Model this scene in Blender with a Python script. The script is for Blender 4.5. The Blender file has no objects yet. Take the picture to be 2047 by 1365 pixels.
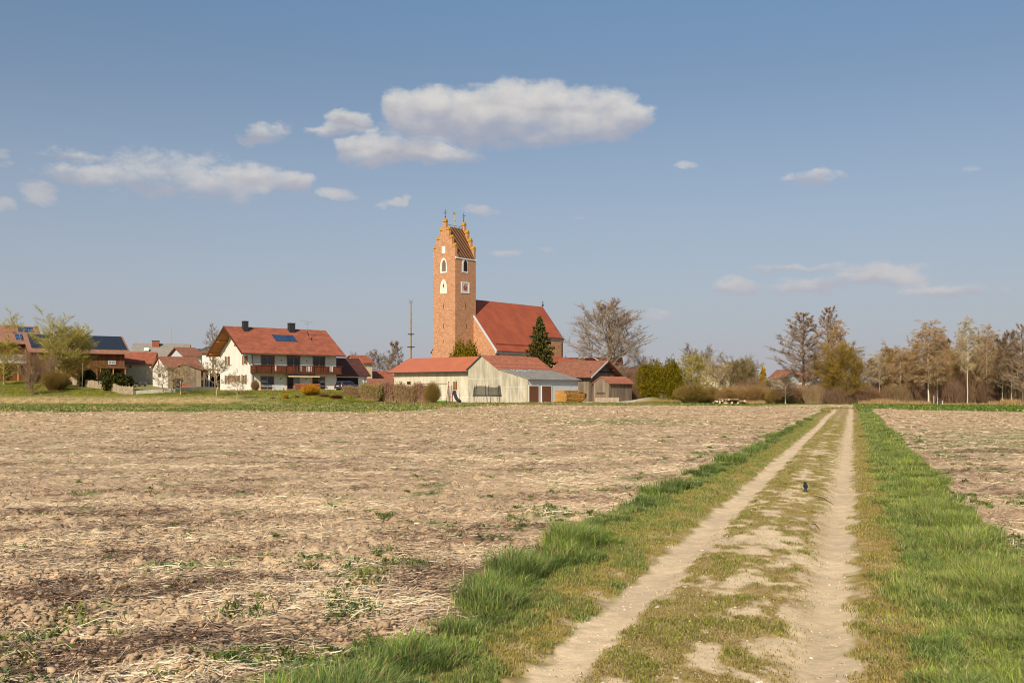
import bpy, bmesh, math, random
import numpy as np
from mathutils import Vector
R = math.radians
random.seed(7)
# ------------------------------------------------------------------ camera, world, sun, exposure
F, CX, HY, CH = 1990.0, 1023.5, 784.0, 1.65      # focal length in photo pixels, image centre, horizon row, eye height
sc = bpy.context.scene
cam = bpy.data.objects.new('camera', bpy.data.cameras.new('camera'))
sc.collection.objects.link(cam); sc.camera = cam
cam.location = (0, 0, CH); cam.rotation_euler = (R(90), 0, 0)
cam.data.sensor_width = 36; cam.data.lens = 36 * F / 2047
cam.data.shift_y = (HY - 682.5) / 2047
cam.data.clip_start = 0.1; cam.data.clip_end = 20000
sc.view_settings.view_transform = 'Standard'; sc.view_settings.look = 'None'
sc.view_settings.gamma = 1; sc.view_settings.exposure = 0.06
sc.cycles.max_bounces = 6; sc.cycles.diffuse_bounces = 2; sc.cycles.transmission_bounces = 3; sc.cycles.filter_width = 1.0

SUN_AZ = math.atan2(-0.32, -0.947)     # direction to the sun measured from +Y towards +X
SUN_EL = R(35)
sund = Vector((math.sin(SUN_AZ) * math.cos(SUN_EL), math.cos(SUN_AZ) * math.cos(SUN_EL), math.sin(SUN_EL)))
sun = bpy.data.lights.new('sun', 'SUN'); sun.energy = 4.8; sun.angle = R(0.5); sun.color = (1.0, 0.89, 0.74)
so = bpy.data.objects.new('sun', sun); sc.collection.objects.link(so)
so.rotation_euler = sund.to_track_quat('Z', 'Y').to_euler(); so.location = sund * 300

def lin(r, g, b, k=1.0):
    o = []
    for c in (r, g, b):
        c = c / 255.0
        o.append((c / 12.92 if c <= 0.04045 else ((c + 0.055) / 1.055) ** 2.4) * k)
    return tuple(o)

class NT:
    """small helper to write node maths"""
    def __init__(s, tree): s.t = tree; s.n = tree.nodes; s.l = tree.links
    def node(s, typ, **kw):
        n = s.n.new(typ)
        for k, v in kw.items(): setattr(n, k, v)
        return n
    def put(s, sock, v):
        if isinstance(v, bpy.types.NodeSocket): s.l.new(v, sock)
        else: sock.default_value = v
    def m(s, op, a, b=0.0, c=0.0, clamp=False):
        n = s.node('ShaderNodeMath', operation=op); n.use_clamp = clamp
        s.put(n.inputs[0], a)
        if len(n.inputs) > 1: s.put(n.inputs[1], b)
        if op in ('MULTIPLY_ADD', 'SMOOTH_MAX'): s.put(n.inputs[2], c)
        return n.outputs[0]
    def mix(s, f, a, b, bt='MIX'):
        n = s.node('ShaderNodeMix', data_type='RGBA', blend_type=bt)
        s.put(n.inputs[0], f); s.put(n.inputs[6], a if isinstance(a, bpy.types.NodeSocket) else (*a[:3], 1)); s.put(n.inputs[7], b if isinstance(b, bpy.types.NodeSocket) else (*b[:3], 1))
        return n.outputs[2]
    def noise(s, vec, scale, detail=4, rough=0.55, dist=0.0, color=False):
        n = s.node('ShaderNodeTexNoise'); n.inputs['Scale'].default_value = scale
        n.inputs['Detail'].default_value = detail; n.inputs['Roughness'].default_value = rough
        n.inputs['Distortion'].default_value = dist
        s.put(n.inputs['Vector'], vec)
        return n.outputs['Color' if color else 'Fac']
    def sstep(s, v, a, b):
        n = s.node('ShaderNodeMapRange', interpolation_type='SMOOTHSTEP')
        s.put(n.inputs[0], v); n.inputs[1].default_value = a; n.inputs[2].default_value = b
        return n.outputs[0]

w = bpy.data.worlds.new('World'); sc.world = w; w.use_nodes = True
N = NT(w.node_tree); w.node_tree.nodes.clear()
out = N.node('ShaderNodeOutputWorld'); bg = N.node('ShaderNodeBackground')
sky = N.node('ShaderNodeTexSky', sky_type='NISHITA'); sky.sun_disc = False
sky.sun_elevation = SUN_EL; sky.sun_rotation = SUN_AZ
sky.air_density = 1.0; sky.dust_density = 1.4; sky.ozone_density = 1.0; sky.altitude = 400
# clouds: soft blobs laid out by azimuth and elevation in the sky
CL = [ # px, py, rx, ry, strength
 (800,220,40,42,1.0),(862,215,75,42,1.0),(935,225,80,50,1.0),(1010,212,80,52,1.05),(1090,215,70,50,1.05),(1155,228,75,50,1.0),(1222,230,62,52,1.0),(1262,236,42,34,.9),
 (865,255,100,36,.75),(990,262,125,36,.7),(1110,264,120,32,.65),(1190,258,80,28,.7),
 (760,300,72,32,1.0),(700,300,30,26,.8),(830,302,82,24,.95),(915,308,52,16,.7),(735,322,45,17,.6),
 (695,245,42,27,1.0),(665,264,42,12,.75),(735,262,28,10,.5),
 (520,266,40,22,.8),(560,258,34,14,.45),(500,282,26,14,.6),
 (230,352,130,18,.48),(290,330,85,30,.46),(360,345,95,42,.42),(300,372,70,30,.40),(430,368,95,36,.52),(500,358,80,28,.8),(585,366,45,22,.75),(450,392,60,22,.35),
 (165,353,60,18,.6),(155,312,55,13,.42),(78,382,34,24,.62),(8,312,28,9,.4),(8,330,26,8,.4),(5,410,20,14,.5),
 (678,388,34,16,.6),(785,406,28,9,.55),(802,399,12,9,.5),(955,422,36,11,.55),(1015,507,34,7,.4),(1092,499,18,6,.35),(1160,434,15,4,.3),
 (1375,330,22,9,.45),(1630,350,42,17,.62),(1645,340,18,10,.4),(1575,352,16,7,.4),
 (1600,538,110,10,.45),(1470,572,52,18,.6),(1620,570,100,18,.55),(1750,552,76,23,.7),(1790,562,66,14,.55),(1905,580,84,14,.6),(1940,342,15,6,.25),
 (1300,634,42,16,.35)]
grp = bpy.data.node_groups.new('cloud_density', 'ShaderNodeTree')
grp.interface.new_socket('U', in_out='INPUT', socket_type='NodeSocketFloat')
grp.interface.new_socket('V', in_out='INPUT', socket_type='NodeSocketFloat')
grp.interface.new_socket('D', in_out='OUTPUT', socket_type='NodeSocketFloat')
grp.interface.new_socket('L', in_out='OUTPUT', socket_type='NodeSocketFloat')
G = NT(grp); gi = G.node('NodeGroupInput'); go = G.node('NodeGroupOutput')
cv = G.node('ShaderNodeCombineXYZ'); G.put(cv.inputs[0], gi.outputs[0]); G.put(cv.inputs[1], G.m('MULTIPLY', gi.outputs[1], 1.5))
wn = G.noise(cv.outputs[0], 32, 3, 0.5, color=True); sp = G.node('ShaderNodeSeparateColor'); G.put(sp.inputs[0], wn)
wu = G.m('ADD', gi.outputs[0], G.m('MULTIPLY', G.m('SUBTRACT', sp.outputs[0], 0.5), 0.034))
wv = G.m('ADD', gi.outputs[1], G.m('MULTIPLY', G.m('SUBTRACT', sp.outputs[1], 0.5), 0.018))
acc = None; num = den = None
for px, py, rx, ry, st in CL:
    az = math.atan((px - CX) / F); el = (HY - py) / F * math.cos(az)
    du = G.m('MULTIPLY', G.m('SUBTRACT', wu, az), F / (rx * 1.15)); dv = G.m('MULTIPLY', G.m('SUBTRACT', wv, el), F / (ry * 1.2))
    d2 = G.m('MULTIPLY_ADD', dv, dv, G.m('MULTIPLY', du, du))
    v = G.m('MULTIPLY', G.m('SUBTRACT', 1.0, d2), st)
    acc = v if acc is None else G.m('SMOOTH_MAX', acc, v, 0.12)
    if rx > 38:
        wv_ = G.m('MAXIMUM', G.m('ADD', v, 0.25), 0.0); tp_ = G.m('MULTIPLY', wv_, dv); num = tp_ if num is None else G.m('ADD', num, tp_); den = wv_ if den is None else G.m('ADD', den, wv_)
fb = G.noise(cv.outputs[0], 62, 9, 0.66)
fb2 = G.noise(cv.outputs[0], 22, 3, 0.5)
D = G.m('ADD', acc, G.m('MULTIPLY', G.m('SUBTRACT', fb, 0.5), 1.05))
D = G.m('ADD', D, G.m('MULTIPLY', G.m('SUBTRACT', fb2, 0.5), 0.5))
G.put(go.inputs[0], D); G.put(go.inputs[1], G.m('ADD', G.m('DIVIDE', num, G.m('MAXIMUM', den, 0.02)), G.m('MULTIPLY', G.m('SUBTRACT', fb2, 0.5), 1.6)))
tc = N.node('ShaderNodeTexCoord'); sx = N.node('ShaderNodeSeparateXYZ'); N.put(sx.inputs[0], tc.outputs['Generated'])
U = N.m('ARCTAN2', sx.outputs[0], sx.outputs[1])
hyp = N.m('SQRT', N.m('MULTIPLY_ADD', sx.outputs[0], sx.outputs[0], N.m('MULTIPLY', sx.outputs[1], sx.outputs[1])))
V = N.m('DIVIDE', sx.outputs[2], N.m('MAXIMUM', hyp, 0.05))
g1 = N.node('ShaderNodeGroup'); g1.node_tree = grp; N.put(g1.inputs[0], U); N.put(g1.inputs[1], V)
dens = g1.outputs[0]
alpha = N.m('MULTIPLY', N.sstep(dens, 0.0, 0.5), N.m('MULTIPLY_ADD', N.sstep(dens, 0.15, 1.05), 0.50, 0.43))
lit = N.sstep(N.m('ADD', g1.outputs[1], N.m('MULTIPLY', N.m('SUBTRACT', N.m('MINIMUM', dens, 1.0), 0.5), -0.25)), -0.55, 0.5)
ccol = N.mix(lit, lin(168, 168, 179), lin(216, 212, 206))
hz_ = N.sstep(V, 0.02, 0.30)
ccol = N.mix(hz_, N.mix(0.55, ccol, lin(186, 176, 182)), ccol)
# the clear sky: Nishita seen through a thin spring veil that thickens downwards
hs = N.node('ShaderNodeHueSaturation'); hs.inputs['Saturation'].default_value = 0.86
N.put(hs.inputs['Color'], sky.outputs[0])
skyc = N.mix(1.0, hs.outputs[0], (0.0790, 0.0975, 0.1075), 'MULTIPLY')
skyc = N.mix(N.m('MULTIPLY', N.m('SUBTRACT', 1.0, N.sstep(V, 0.28, 0.45)), 0.17), skyc, (0, 0, 0))
veil = N.m('MULTIPLY', N.m('POWER', N.m('SUBTRACT', 1.0, N.m('MINIMUM', N.m('MAXIMUM', N.m('MULTIPLY', V, 2.4), 0.0), 1.0)), 1.45), 0.96)
skyc = N.mix(veil, skyc, lin(174, 172, 180))
full = N.mix(alpha, skyc, ccol)
N.put(bg.inputs[0], full); bg.inputs[1].default_value = 1.0
N.l.new(bg.outputs[0], out.inputs[0])
w.cycles.sampling_method = 'MANUAL'; w.cycles.sample_map_resolution = 256

# ------------------------------------------------------------------ helpers
COL = sc.collection
def hz(py, Y): return CH + (HY - py) / F * Y
def wx(px, Y): return (px - CX) / F * Y

def mat(name, col, rough=0.85, var=0.18, scale=3.0, col2=None, bump=0.0, bscale=20.0, pattern=None, spec=0.3, metal=0.0, psize=0.3, pamt=0.25, stretch=(1, 1, 1)):
    m = bpy.data.materials.new(name); m.use_nodes = True
    n = NT(m.node_tree); b = n.n['Principled BSDF']
    b.inputs['Roughness'].default_value = rough; b.inputs['Metallic'].default_value = metal
    b.inputs['Specular IOR Level'].default_value = spec
    tc = n.node('ShaderNodeTexCoord'); mp = n.node('ShaderNodeMapping'); n.put(mp.inputs[0], tc.outputs['Object']); mp.inputs['Scale'].default_value = stretch
    v = mp.outputs[0]
    c2 = col2 or tuple(c * (1 - var * 1.6) for c in col)
    f = n.sstep(n.noise(v, scale, 6, 0.62), 0.32, 0.68)
    c = n.mix(f, c2, tuple(min(1, x * (1 + var * .6)) for x in col))
    f2 = n.noise(v, scale * 6.3, 3, 0.6)
    c = n.mix(n.m('MULTIPLY', f2, var * 1.2), c, tuple(x * .55 for x in col))
    s = n.node('ShaderNodeSeparateXYZ'); n.put(s.inputs[0], tc.outputs['Object'])
    hgt = None
    if pattern:
        if pattern == 'rows':     coord = s.outputs[2]
        elif pattern == 'boards': coord = n.m('ADD', s.outputs[0], s.outputs[1])
        elif pattern == 'ribsx':  coord = s.outputs[0]
        elif pattern == 'ribsy':  coord = s.outputs[1]
        if pattern == 'brick':
            br = n.node('ShaderNodeTexBrick'); cb = n.node('ShaderNodeCombineXYZ')
            n.put(cb.inputs[0], n.m('ADD', s.outputs[0], s.outputs[1])); n.put(cb.inputs[1], s.outputs[2]); n.put(br.inputs['Vector'], cb.outputs[0])
            br.inputs['Scale'].default_value = 1.0; br.inputs['Brick Width'].default_value = psize; br.inputs['Row Height'].default_value = psize / 2.6
            br.inputs['Mortar Size'].default_value = 0.018; br.inputs['Color1'].default_value = (1.12, 1.08, 1.05, 1); br.inputs['Color2'].default_value = (.72, .68, .66, 1); br.inputs['Mortar'].default_value = (1.15, 1.15, 1.15, 1)
            c = n.mix(pamt * 3, c, n.mix(1.0, c, br.outputs[0], 'MULTIPLY'))
        else:
            w_ = n.m('FRACT', n.m('DIVIDE', coord, psize))
            line = n.m('LESS_THAN', w_, 0.16)
            cell = n.m('FLOOR', n.m('DIVIDE', coord, psize))
            wn_ = n.node('ShaderNodeTexWhiteNoise', noise_dimensions='1D'); n.put(wn_.inputs['W'], cell)
            c = n.mix(n.m('MULTIPLY', wn_.outputs[0], pamt), c, tuple(x * .45 for x in col))
            c = n.mix(n.m('MULTIPLY', line, pamt * 1.3), c, tuple(x * .3 for x in col))
            hgt = w_
    n.put(b.inputs['Base Color'], c)
    if bump or hgt:
        bp = n.node('ShaderNodeBump'); bp.inputs['Strength'].default_value = bump or 0.3; bp.inputs['Distance'].default_value = 0.03
        h = n.noise(v, bscale, 5, 0.6)
        if hgt: h = n.m('ADD', h, n.m('MULTIPLY', hgt, 0.6))
        n.put(bp.inputs['Height'], h); n.put(b.inputs['Normal'], bp.outputs[0])
    return m

def matcol(name, rough=0.8, trans=0.0, spec=0.2, bump=0):
    m = bpy.data.materials.new(name); m.use_nodes = True
    n = NT(m.node_tree); b = n.n['Principled BSDF']; a = n.node('ShaderNodeAttribute'); a.attribute_name = 'Col'
    b.inputs['Roughness'].default_value = rough; b.inputs['Specular IOR Level'].default_value = spec
    n.put(b.inputs['Base Color'], a.outputs['Color'])
    if trans:
        t = n.node('ShaderNodeBsdfTranslucent'); n.put(t.inputs[0], a.outputs['Color'])
        mx = n.node('ShaderNodeMixShader'); mx.inputs[0].default_value = trans
        n.l.new(b.outputs[0], mx.inputs[1]); n.l.new(t.outputs[0], mx.inputs[2]); n.l.new(mx.outputs[0], n.n['Material Output'].inputs[0])
    return m

M = {}
M['leaf'] = matcol('foliage', 0.7, 0.3); M['bark'] = matcol('bark', 0.9, 0.0, 0.1); M['straw'] = matcol('straw', 0.75, 0.0, 0.25)
M['white'] = mat('white_plaster', lin(228, 222, 206), 0.9, 0.05, 0.8)
M['whitetrim'] = mat('white_trim', lin(236, 232, 220), 0.8, 0.04, 2)
M['greywhite'] = mat('grey_white_plaster', lin(205, 206, 202), 0.9, 0.06, 1.0)
M['cream'] = mat('cream_plaster', lin(214, 196, 160), 0.9, 0.08, 1.0)
M['tile'] = mat('clay_tiles', lin(164, 94, 68), 0.75, 0.17, 0.9, bump=0.4, bscale=12, pattern='rows', psize=0.36, pamt=0.16)
M['tileold'] = mat('weathered_clay_tiles', lin(150, 98, 74), 0.85, 0.28, 1.6, col2=lin(128, 82, 62), bump=0.5, pattern='rows', psize=0.22, pamt=0.12)
M['tilerib'] = mat('ridged_clay_tiles', lin(186, 114, 84), 0.8, 0.16, 1.5, col2=lin(158, 98, 76), bump=0.5, pattern='rows', psize=0.33, pamt=0.38)
M['tilechurch'] = mat('church_tiles', lin(168, 86, 58), 0.8, 0.10, 0.35, col2=lin(154, 78, 54), bump=0.2, pattern='rows', psize=0.35, pamt=0.06)
M['tilebrown'] = mat('brown_tiles', lin(92, 58, 50), 0.7, 0.15, 1.4, bump=0.3, pattern='rows', psize=0.22, pamt=0.15)
M['tilepink'] = mat('pale_clay_tiles', lin(158, 112, 88), 0.8, 0.15, 1.4, bump=0.3, pattern='rows', psize=0.3, pamt=0.1)
M['metalred'] = mat('red_sheet_roof', lin(188, 108, 76), 0.5, 0.05, 0.5, bump=0.1, pattern='ribsy', psize=1.0, pamt=0.06)
M['slate'] = mat('grey_fibre_cement', lin(150, 142, 130), 0.85, 0.18, 0.9, col2=lin(132, 128, 120), bump=0.3, pattern='ribsx', psize=0.5, pamt=0.08)
M['greyroof'] = mat('grey_cement_tiles', lin(150, 142, 128), 0.85, 0.10, 1.0, bump=0.3, pattern='rows', psize=0.3, pamt=0.08)
M['brick'] = mat('tower_brick', lin(198, 150, 112), 0.92, 0.11, 3.2, col2=lin(180, 130, 94), bump=0.5, bscale=8, pattern='brick', psize=0.55, pamt=0.26)
M['concrete'] = mat('stained_concrete', lin(196, 184, 156), 0.92, 0.2, 1.1, col2=lin(160, 150, 128), bump=0.2, pattern='boards', psize=1.05, pamt=0.10, stretch=(1, 1, .25))
M['creamwall'] = mat('cream_panel_wall', lin(212, 202, 176), 0.9, 0.08, 1.0, col2=lin(194, 182, 154), pattern='boards', psize=1.1, pamt=0.05, stretch=(1, 1, .25))
M['oldwood'] = mat('weathered_boards', lin(150, 130, 106), 0.95, 0.25, 1.6, col2=lin(116, 100, 84), bump=0.5, pattern='boards', psize=0.24, pamt=0.42, stretch=(1, 1, .2))
M['barnwood'] = mat('brown_boards', lin(128, 84, 50), 0.9, 0.25, 1.6, bump=0.4, pattern='boards', psize=0.25, pamt=0.35, stretch=(1, 1, .2))
M['honeywood'] = mat('honey_timber', lin(198, 128, 56), 0.7, 0.15, 2, stretch=(1, 1, .3))
M['soffit'] = mat('soffit_boards', lin(176, 116, 62), 0.8, 0.15, 2, pattern='ribsx', psize=0.2, pamt=0.2)
M['darkwood'] = mat('dark_stained_timber', lin(98, 56, 34), 0.75, 0.2, 3)
M['balcony'] = mat('balcony_timber', lin(122, 66, 40), 0.75, 0.2, 3, pattern='ribsx', psize=0.16, pamt=0.5)
M['shutter'] = mat('shutter_timber', lin(150, 100, 58), 0.8, 0.15, 4)
M['door'] = mat('brown_garage_door', lin(118, 74, 50), 0.7, 0.08, 2, pattern='ribsx', psize=0.12, pamt=0.12)
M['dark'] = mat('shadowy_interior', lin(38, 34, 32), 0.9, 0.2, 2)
M['glass'] = mat('window_glass', (0.012, 0.014, 0.018), 0.12, 0.1, 2, spec=0.8)
M['glasslight'] = mat('curtained_glass', lin(150, 156, 158), 0.25, 0.2, 4, spec=0.6)
M['solar'] = mat('solar_glass', lin(40, 44, 54), 0.3, 0.1, 2, spec=0.7)
M['solarblue'] = mat('blue_solar_glass', lin(52, 74, 108), 0.25, 0.15, 2, spec=0.8)
M['alu'] = mat('aluminium', lin(170, 172, 176), 0.4, 0.05, 3, metal=0.6)
M['zinc'] = mat('dark_zinc', lin(74, 76, 78), 0.5, 0.1, 3, metal=0.3)
M['chimney'] = mat('dark_chimney_cladding', lin(52, 52, 54), 0.6, 0.15, 5)
M['brickred'] = mat('red_chimney_brick', lin(150, 88, 66), 0.9, 0.2, 3, pattern='brick', psize=0.3, pamt=0.3)
M['yellowtile'] = mat('yellow_glazed_tile', lin(196, 146, 36), 0.45, 0.3, 5, spec=0.5)
M['iron'] = mat('wrought_iron', lin(50, 52, 58), 0.6, 0.1, 5)
M['gold'] = mat('gilded_metal', lin(226, 196, 140), 0.3, 0.1, 5, metal=0.5)
M['creampaint'] = mat('cream_paint', lin(232, 216, 182), 0.85, 0.06, 2)
M['redpaint'] = mat('red_paint', lin(160, 90, 70), 0.8, 0.1, 3)
M['pole'] = mat('pole_wood', lin(150, 132, 110), 0.9, 0.2, 2)
M['net'] = mat('black_net', lin(58, 54, 50), 0.9, 0.2, 4)
M['lumber'] = mat('fresh_sawn_planks', lin(218, 164, 82), 0.85, 0.35, 5, col2=lin(176, 116, 50), bump=0.6, pattern='rows', psize=0.12, pamt=0.35)
M['lumberend'] = mat('plank_ends', lin(204, 148, 72), 0.9, 0.5, 6.5, col2=lin(120, 76, 36), bump=0.8, bscale=9)
M['logm'] = mat('log_bark', lin(150, 120, 88), 0.9, 0.4, 6, col2=lin(90, 70, 52))
M['logend'] = mat('log_end', lin(214, 190, 150), 0.9, 0.15, 6)
M['carpaint'] = mat('dark_blue_car_paint', lin(72, 76, 92), 0.25, 0.03, 1, spec=0.8, metal=0.3)
M['rubber'] = mat('rubber', lin(30, 30, 30), 0.9, 0.1, 5)
M['redlens'] = mat('red_lens', lin(150, 40, 36), 0.3, 0.1, 5)
M['wall'] = mat('low_concrete_wall', lin(214, 202, 176), 0.9, 0.12, 1.5)
M['picket'] = mat('pale_pickets', lin(202, 180, 148), 0.9, 0.22, 3, pattern='boards', psize=0.14, pamt=0.35)
M['yard'] = mat('pale_gravel', lin(200, 190, 170), 0.95, 0.12, 2)
M['awning'] = mat('cream_awning', lin(236, 216, 176), 0.85, 0.06, 2)
M['greenplastic'] = mat('green_plastic', lin(110, 180, 60), 0.5, 0.1, 2)
M['birdm'] = mat('bird_plumage', lin(46, 50, 60), 0.55, 0.3, 40)
M['birdw'] = mat('bird_belly', lin(120, 122, 128), 0.7, 0.2, 40)
M['stone'] = mat('pale_pebble', lin(214, 202, 182), 0.85, 0.2, 20)

def link(name, me, material, parent=None, loc=None):
    o = bpy.data.objects.new(name, me); COL.objects.link(o)
    if material is not None and not me.materials: me.materials.append(material)
    if parent is not None: o.parent = parent
    if loc is not None: o.location = loc
    return o
def tag(o, label=None, cat=None, group=None, kind=None):
    if label: o['label'] = label
    if cat: o['category'] = cat
    if group: o['group'] = group
    if kind: o['kind'] = kind
    return o
def empty(name, loc, rz=0.0, label=None, cat=None, group=None):
    o = bpy.data.objects.new(name, None); COL.objects.link(o); o.location = loc; o.rotation_euler = (0, 0, rz); o.empty_display_size = 0.3
    return tag(o, label, cat, group)

class MB:
    def __init__(s, swap=False): s.v = []; s.f = []; s.swap = swap
    def add(s, pts, faces):
        b = len(s.v)
        for p in pts: s.v.append((p[1], p[0], p[2]) if s.swap else tuple(p))
        for f in faces: s.f.append(tuple(b + i for i in f))
    def box(s, x0, x1, y0, y1, z0, z1):
        s.add([(x0,y0,z0),(x1,y0,z0),(x1,y1,z0),(x0,y1,z0),(x0,y0,z1),(x1,y0,z1),(x1,y1,z1),(x0,y1,z1)],
              [(0,3,2,1),(4,5,6,7),(0,1,5,4),(1,2,6,5),(2,3,7,6),(3,0,4,7)])
        return s
    def prism(s, pts, vec):
        n = len(pts); q = [(p[0]+vec[0], p[1]+vec[1], p[2]+vec[2]) for p in pts]
        s.add(list(pts) + q, [tuple(range(n))[::-1], tuple(range(n, 2*n))] + [(i, (i+1) % n, n+(i+1) % n, n+i) for i in range(n)])
        return s
    def tube(s, p0, p1, r0, r1=None, n=8):
        r1 = r0 if r1 is None else r1
        p0, p1 = Vector(p0), Vector(p1); d = (p1-p0).normalized()
        a = d.orthogonal().normalized(); b = d.cross(a)
        ring = lambda p, r: [tuple(p + (a*math.cos(2*math.pi*i/n) + b*math.sin(2*math.pi*i/n))*r) for i in range(n)]
        s.add(ring(p0, r0) + ring(p1, r1), [(i, (i+1) % n, n+(i+1) % n, n+i) for i in range(n)] + [tuple(range(n))[::-1], tuple(range(n, 2*n))])
        return s
    def bars(s, pts, r, n=6):
        for a, b in zip(pts, pts[1:]): s.tube(a, b, r, r, n)
        return s
    def build(s, name, material, parent=None, smooth=False, bevel=0):
        me = bpy.data.meshes.new(name); me.from_pydata(s.v, [], s.f)
        bm = bmesh.new(); bm.from_mesh(me); bmesh.ops.recalc_face_normals(bm, faces=bm.faces)
        if bevel: bmesh.ops.bevel(bm, geom=bm.edges[:], offset=bevel, segments=2, affect='EDGES', profile=0.6)
        bm.to_mesh(me); bm.free()
        if smooth: me.polygons.foreach_set('use_smooth', [True]*len(me.polygons))
        return link(name, me, material, parent)

def npmesh(name, V, T, C=None, smooth=False):
    """mesh out of numpy arrays; T: (n,3) or (n,4)"""
    me = bpy.data.meshes.new(name); k = T.shape[1]
    me.vertices.add(len(V)); me.vertices.foreach_set('co', np.ascontiguousarray(V, np.float32).ravel())
    me.loops.add(T.size); me.loops.foreach_set('vertex_index', np.ascontiguousarray(T, np.int32).ravel())
    me.polygons.add(len(T)); me.polygons.foreach_set('loop_start', np.arange(0, T.size, k, dtype=np.int32))
    me.polygons.foreach_set('loop_total', np.full(len(T), k, np.int32))
    if smooth: me.polygons.foreach_set('use_smooth', np.ones(len(T), bool))
    me.update(calc_edges=True)
    if C is not None:
        a = me.attributes.new('Col', 'FLOAT_COLOR', 'POINT')
        c4 = np.ones((len(V), 4), np.float32); c4[:, :3] = C; a.data.foreach_set('color', c4.ravel())
    return me

class FR:
    """ground frame: origin seen at photo column px at depth Y, turned by th degrees"""
    def __init__(s, px, Y, th):
        s.X, s.Y, s.th = wx(px, Y), Y, R(th); s.c, s.s = math.cos(s.th), math.sin(s.th)
    def w(s, x, y): return s.X + x*s.c - y*s.s, s.Y + x*s.s + y*s.c
    def tx(s, px, y=0.0):
        k = (px - CX) / F; X, Y = s.w(0, y); return (k*Y - X) / (s.c - k*s.s)
    def ty(s, px, x=0.0):
        k = (px - CX) / F; X, Y = s.w(x, 0); return (k*Y - X) / (-s.s - k*s.c)
    def z(s, py, x=0.0, y=0.0): return hz(py, s.w(x, y)[1])
    def root(s, name, z, label, cat, group=None): s.z0 = z; return empty(name, (s.X, s.Y, z), s.th, label, cat, group)

def gable_walls(L, W, ze, zr, zb=-1.5, axis='x', ins=0.0):
    m = MB(axis == 'y'); a, b = (L, W) if axis == 'x' else (W, L)
    m.prism([(0, 0, zb), (0, b, zb), (0, b, ze), (0, b/2, zr), (0, 0, ze)], (a, 0, 0)); return m
def gable_roof(L, W, ze, zr, ov=0.7, og0=0.6, og1=0.6, t=0.2, axis='x', lift=0.03, parts=2):
    m = MB(axis == 'y'); a, b = (L, W) if axis == 'x' else (W, L)
    sl = (zr - ze) / (b/2)
    for sgn in (0, 1)[:parts]:
        e = -ov if sgn == 0 else b + ov; h = ze - sl*ov + lift
        m.prism([(-og0, e, h), (-og0, b/2, zr + lift), (-og0, b/2, zr + lift + t), (-og0, e, h + t)], (a + og0 + og1, 0, 0))
    return m

def window(parent, face, u0, u1, z0, z1, fm='honeywood', pm='glass', off=0.0, mull=1, name='window', t=0.09):
    """face 'y': on plane y=off looking to -y; 'x': plane x=off looking to -x"""
    sw = face == 'x'; m = MB(sw); d0 = off - 0.05; fr = t
    m.box(u0, u1, d0, off+.02, z0, z0+fr); m.box(u0, u1, d0, off+.02, z1-fr, z1)
    m.box(u0, u0+fr, d0, off+.02, z0+fr, z1-fr); m.box(u1-fr, u1, d0, off+.02, z0+fr, z1-fr)
    for i in range(mull):
        u = u0 + (u1-u0)*(i+1)/(mull+1); m.box(u-fr*.45, u+fr*.45, d0, off+.02, z0+fr, z1-fr)
    f = m.build(name, M[fm], parent)
    MB(sw).box(u0+fr*.5, u1-fr*.5, off-.02, off+.01, z0+fr*.5, z1-fr*.5).build('pane', M[pm], f)
    return f

def house(name, label, fr, z, L, W, ze, zr, wm, rm, axis='x', ov=0.6, og=0.5, cat='house', chimney=None, group=None):
    r = fr.root(name, z, label, cat, group)
    gable_walls(L, W, ze, zr, axis=axis).build('wall', M[wm], r)
    rf = gable_roof(L, W, ze, zr, ov, og, og, axis=axis).build('roof', M[rm], r)
    if chimney:
        x, y, h, cm = chimney; MB().box(x-.35, x+.35, y-.35, y+.35, zr-2.2, zr+h).build('chimney', M[cm], rf)
    return r, rf
# ------------------------------------------------------------------ numpy noise
def _h(ix, iy, s):
    h = (ix.astype(np.int64) * 374761393 + iy.astype(np.int64) * 668265263 + s * 1442695041) & 0xffffffff
    h = ((h ^ (h >> 13)) * 1274126177) & 0xffffffff
    return ((h ^ (h >> 16)) & 0xffffff) / float(0xffffff)
def pn(x, y, s=0):
    ix, iy = np.floor(x), np.floor(y); fx, fy = x - ix, y - iy
    ux, uy = fx*fx*fx*(fx*(fx*6-15)+10), fy*fy*fy*(fy*(fy*6-15)+10)
    def g(a, b):
        an = _h(ix + a, iy + b, s) * 6.2831853; return np.cos(an)*(fx - a) + np.sin(an)*(fy - b)
    n0 = g(0, 0)*(1-ux) + g(1, 0)*ux; n1 = g(0, 1)*(1-ux) + g(1, 1)*ux
    return (n0*(1-uy) + n1*uy) * 1.5
def fbm(x, y, s=0, o=4):
    r = 0; a = 1.0
    for i in range(o): r = r + pn(x*2**i + i*17.3, y*2**i - i*9.1, s+i)*a; a *= 0.55
    return r
def ss(v, a, b):
    t = np.clip((v - a) / (b - a), 0, 1); return t*t*(3-2*t)
rng = np.random.default_rng(11)
SL = 0.343                                   # direction of the track
def acr(x, y): return x - SL*y
def wob(y, s): return 0.16*pn(y*0.35, y*0+3.3, s) + 0.10*pn(y*1.3, y*0+1.7, s+5)
EA = lambda y: -3.02 + .22*(1-ss(y, 5.5, 9)) + 1.4*wob(y, 31) - 0.15*ss(y, 8, 12)*(1-ss(y, 15, 25))          # left edge of the verge
EB = lambda y: 1.62 + 1.2*wob(y, 41)                                                    # right edge
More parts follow.
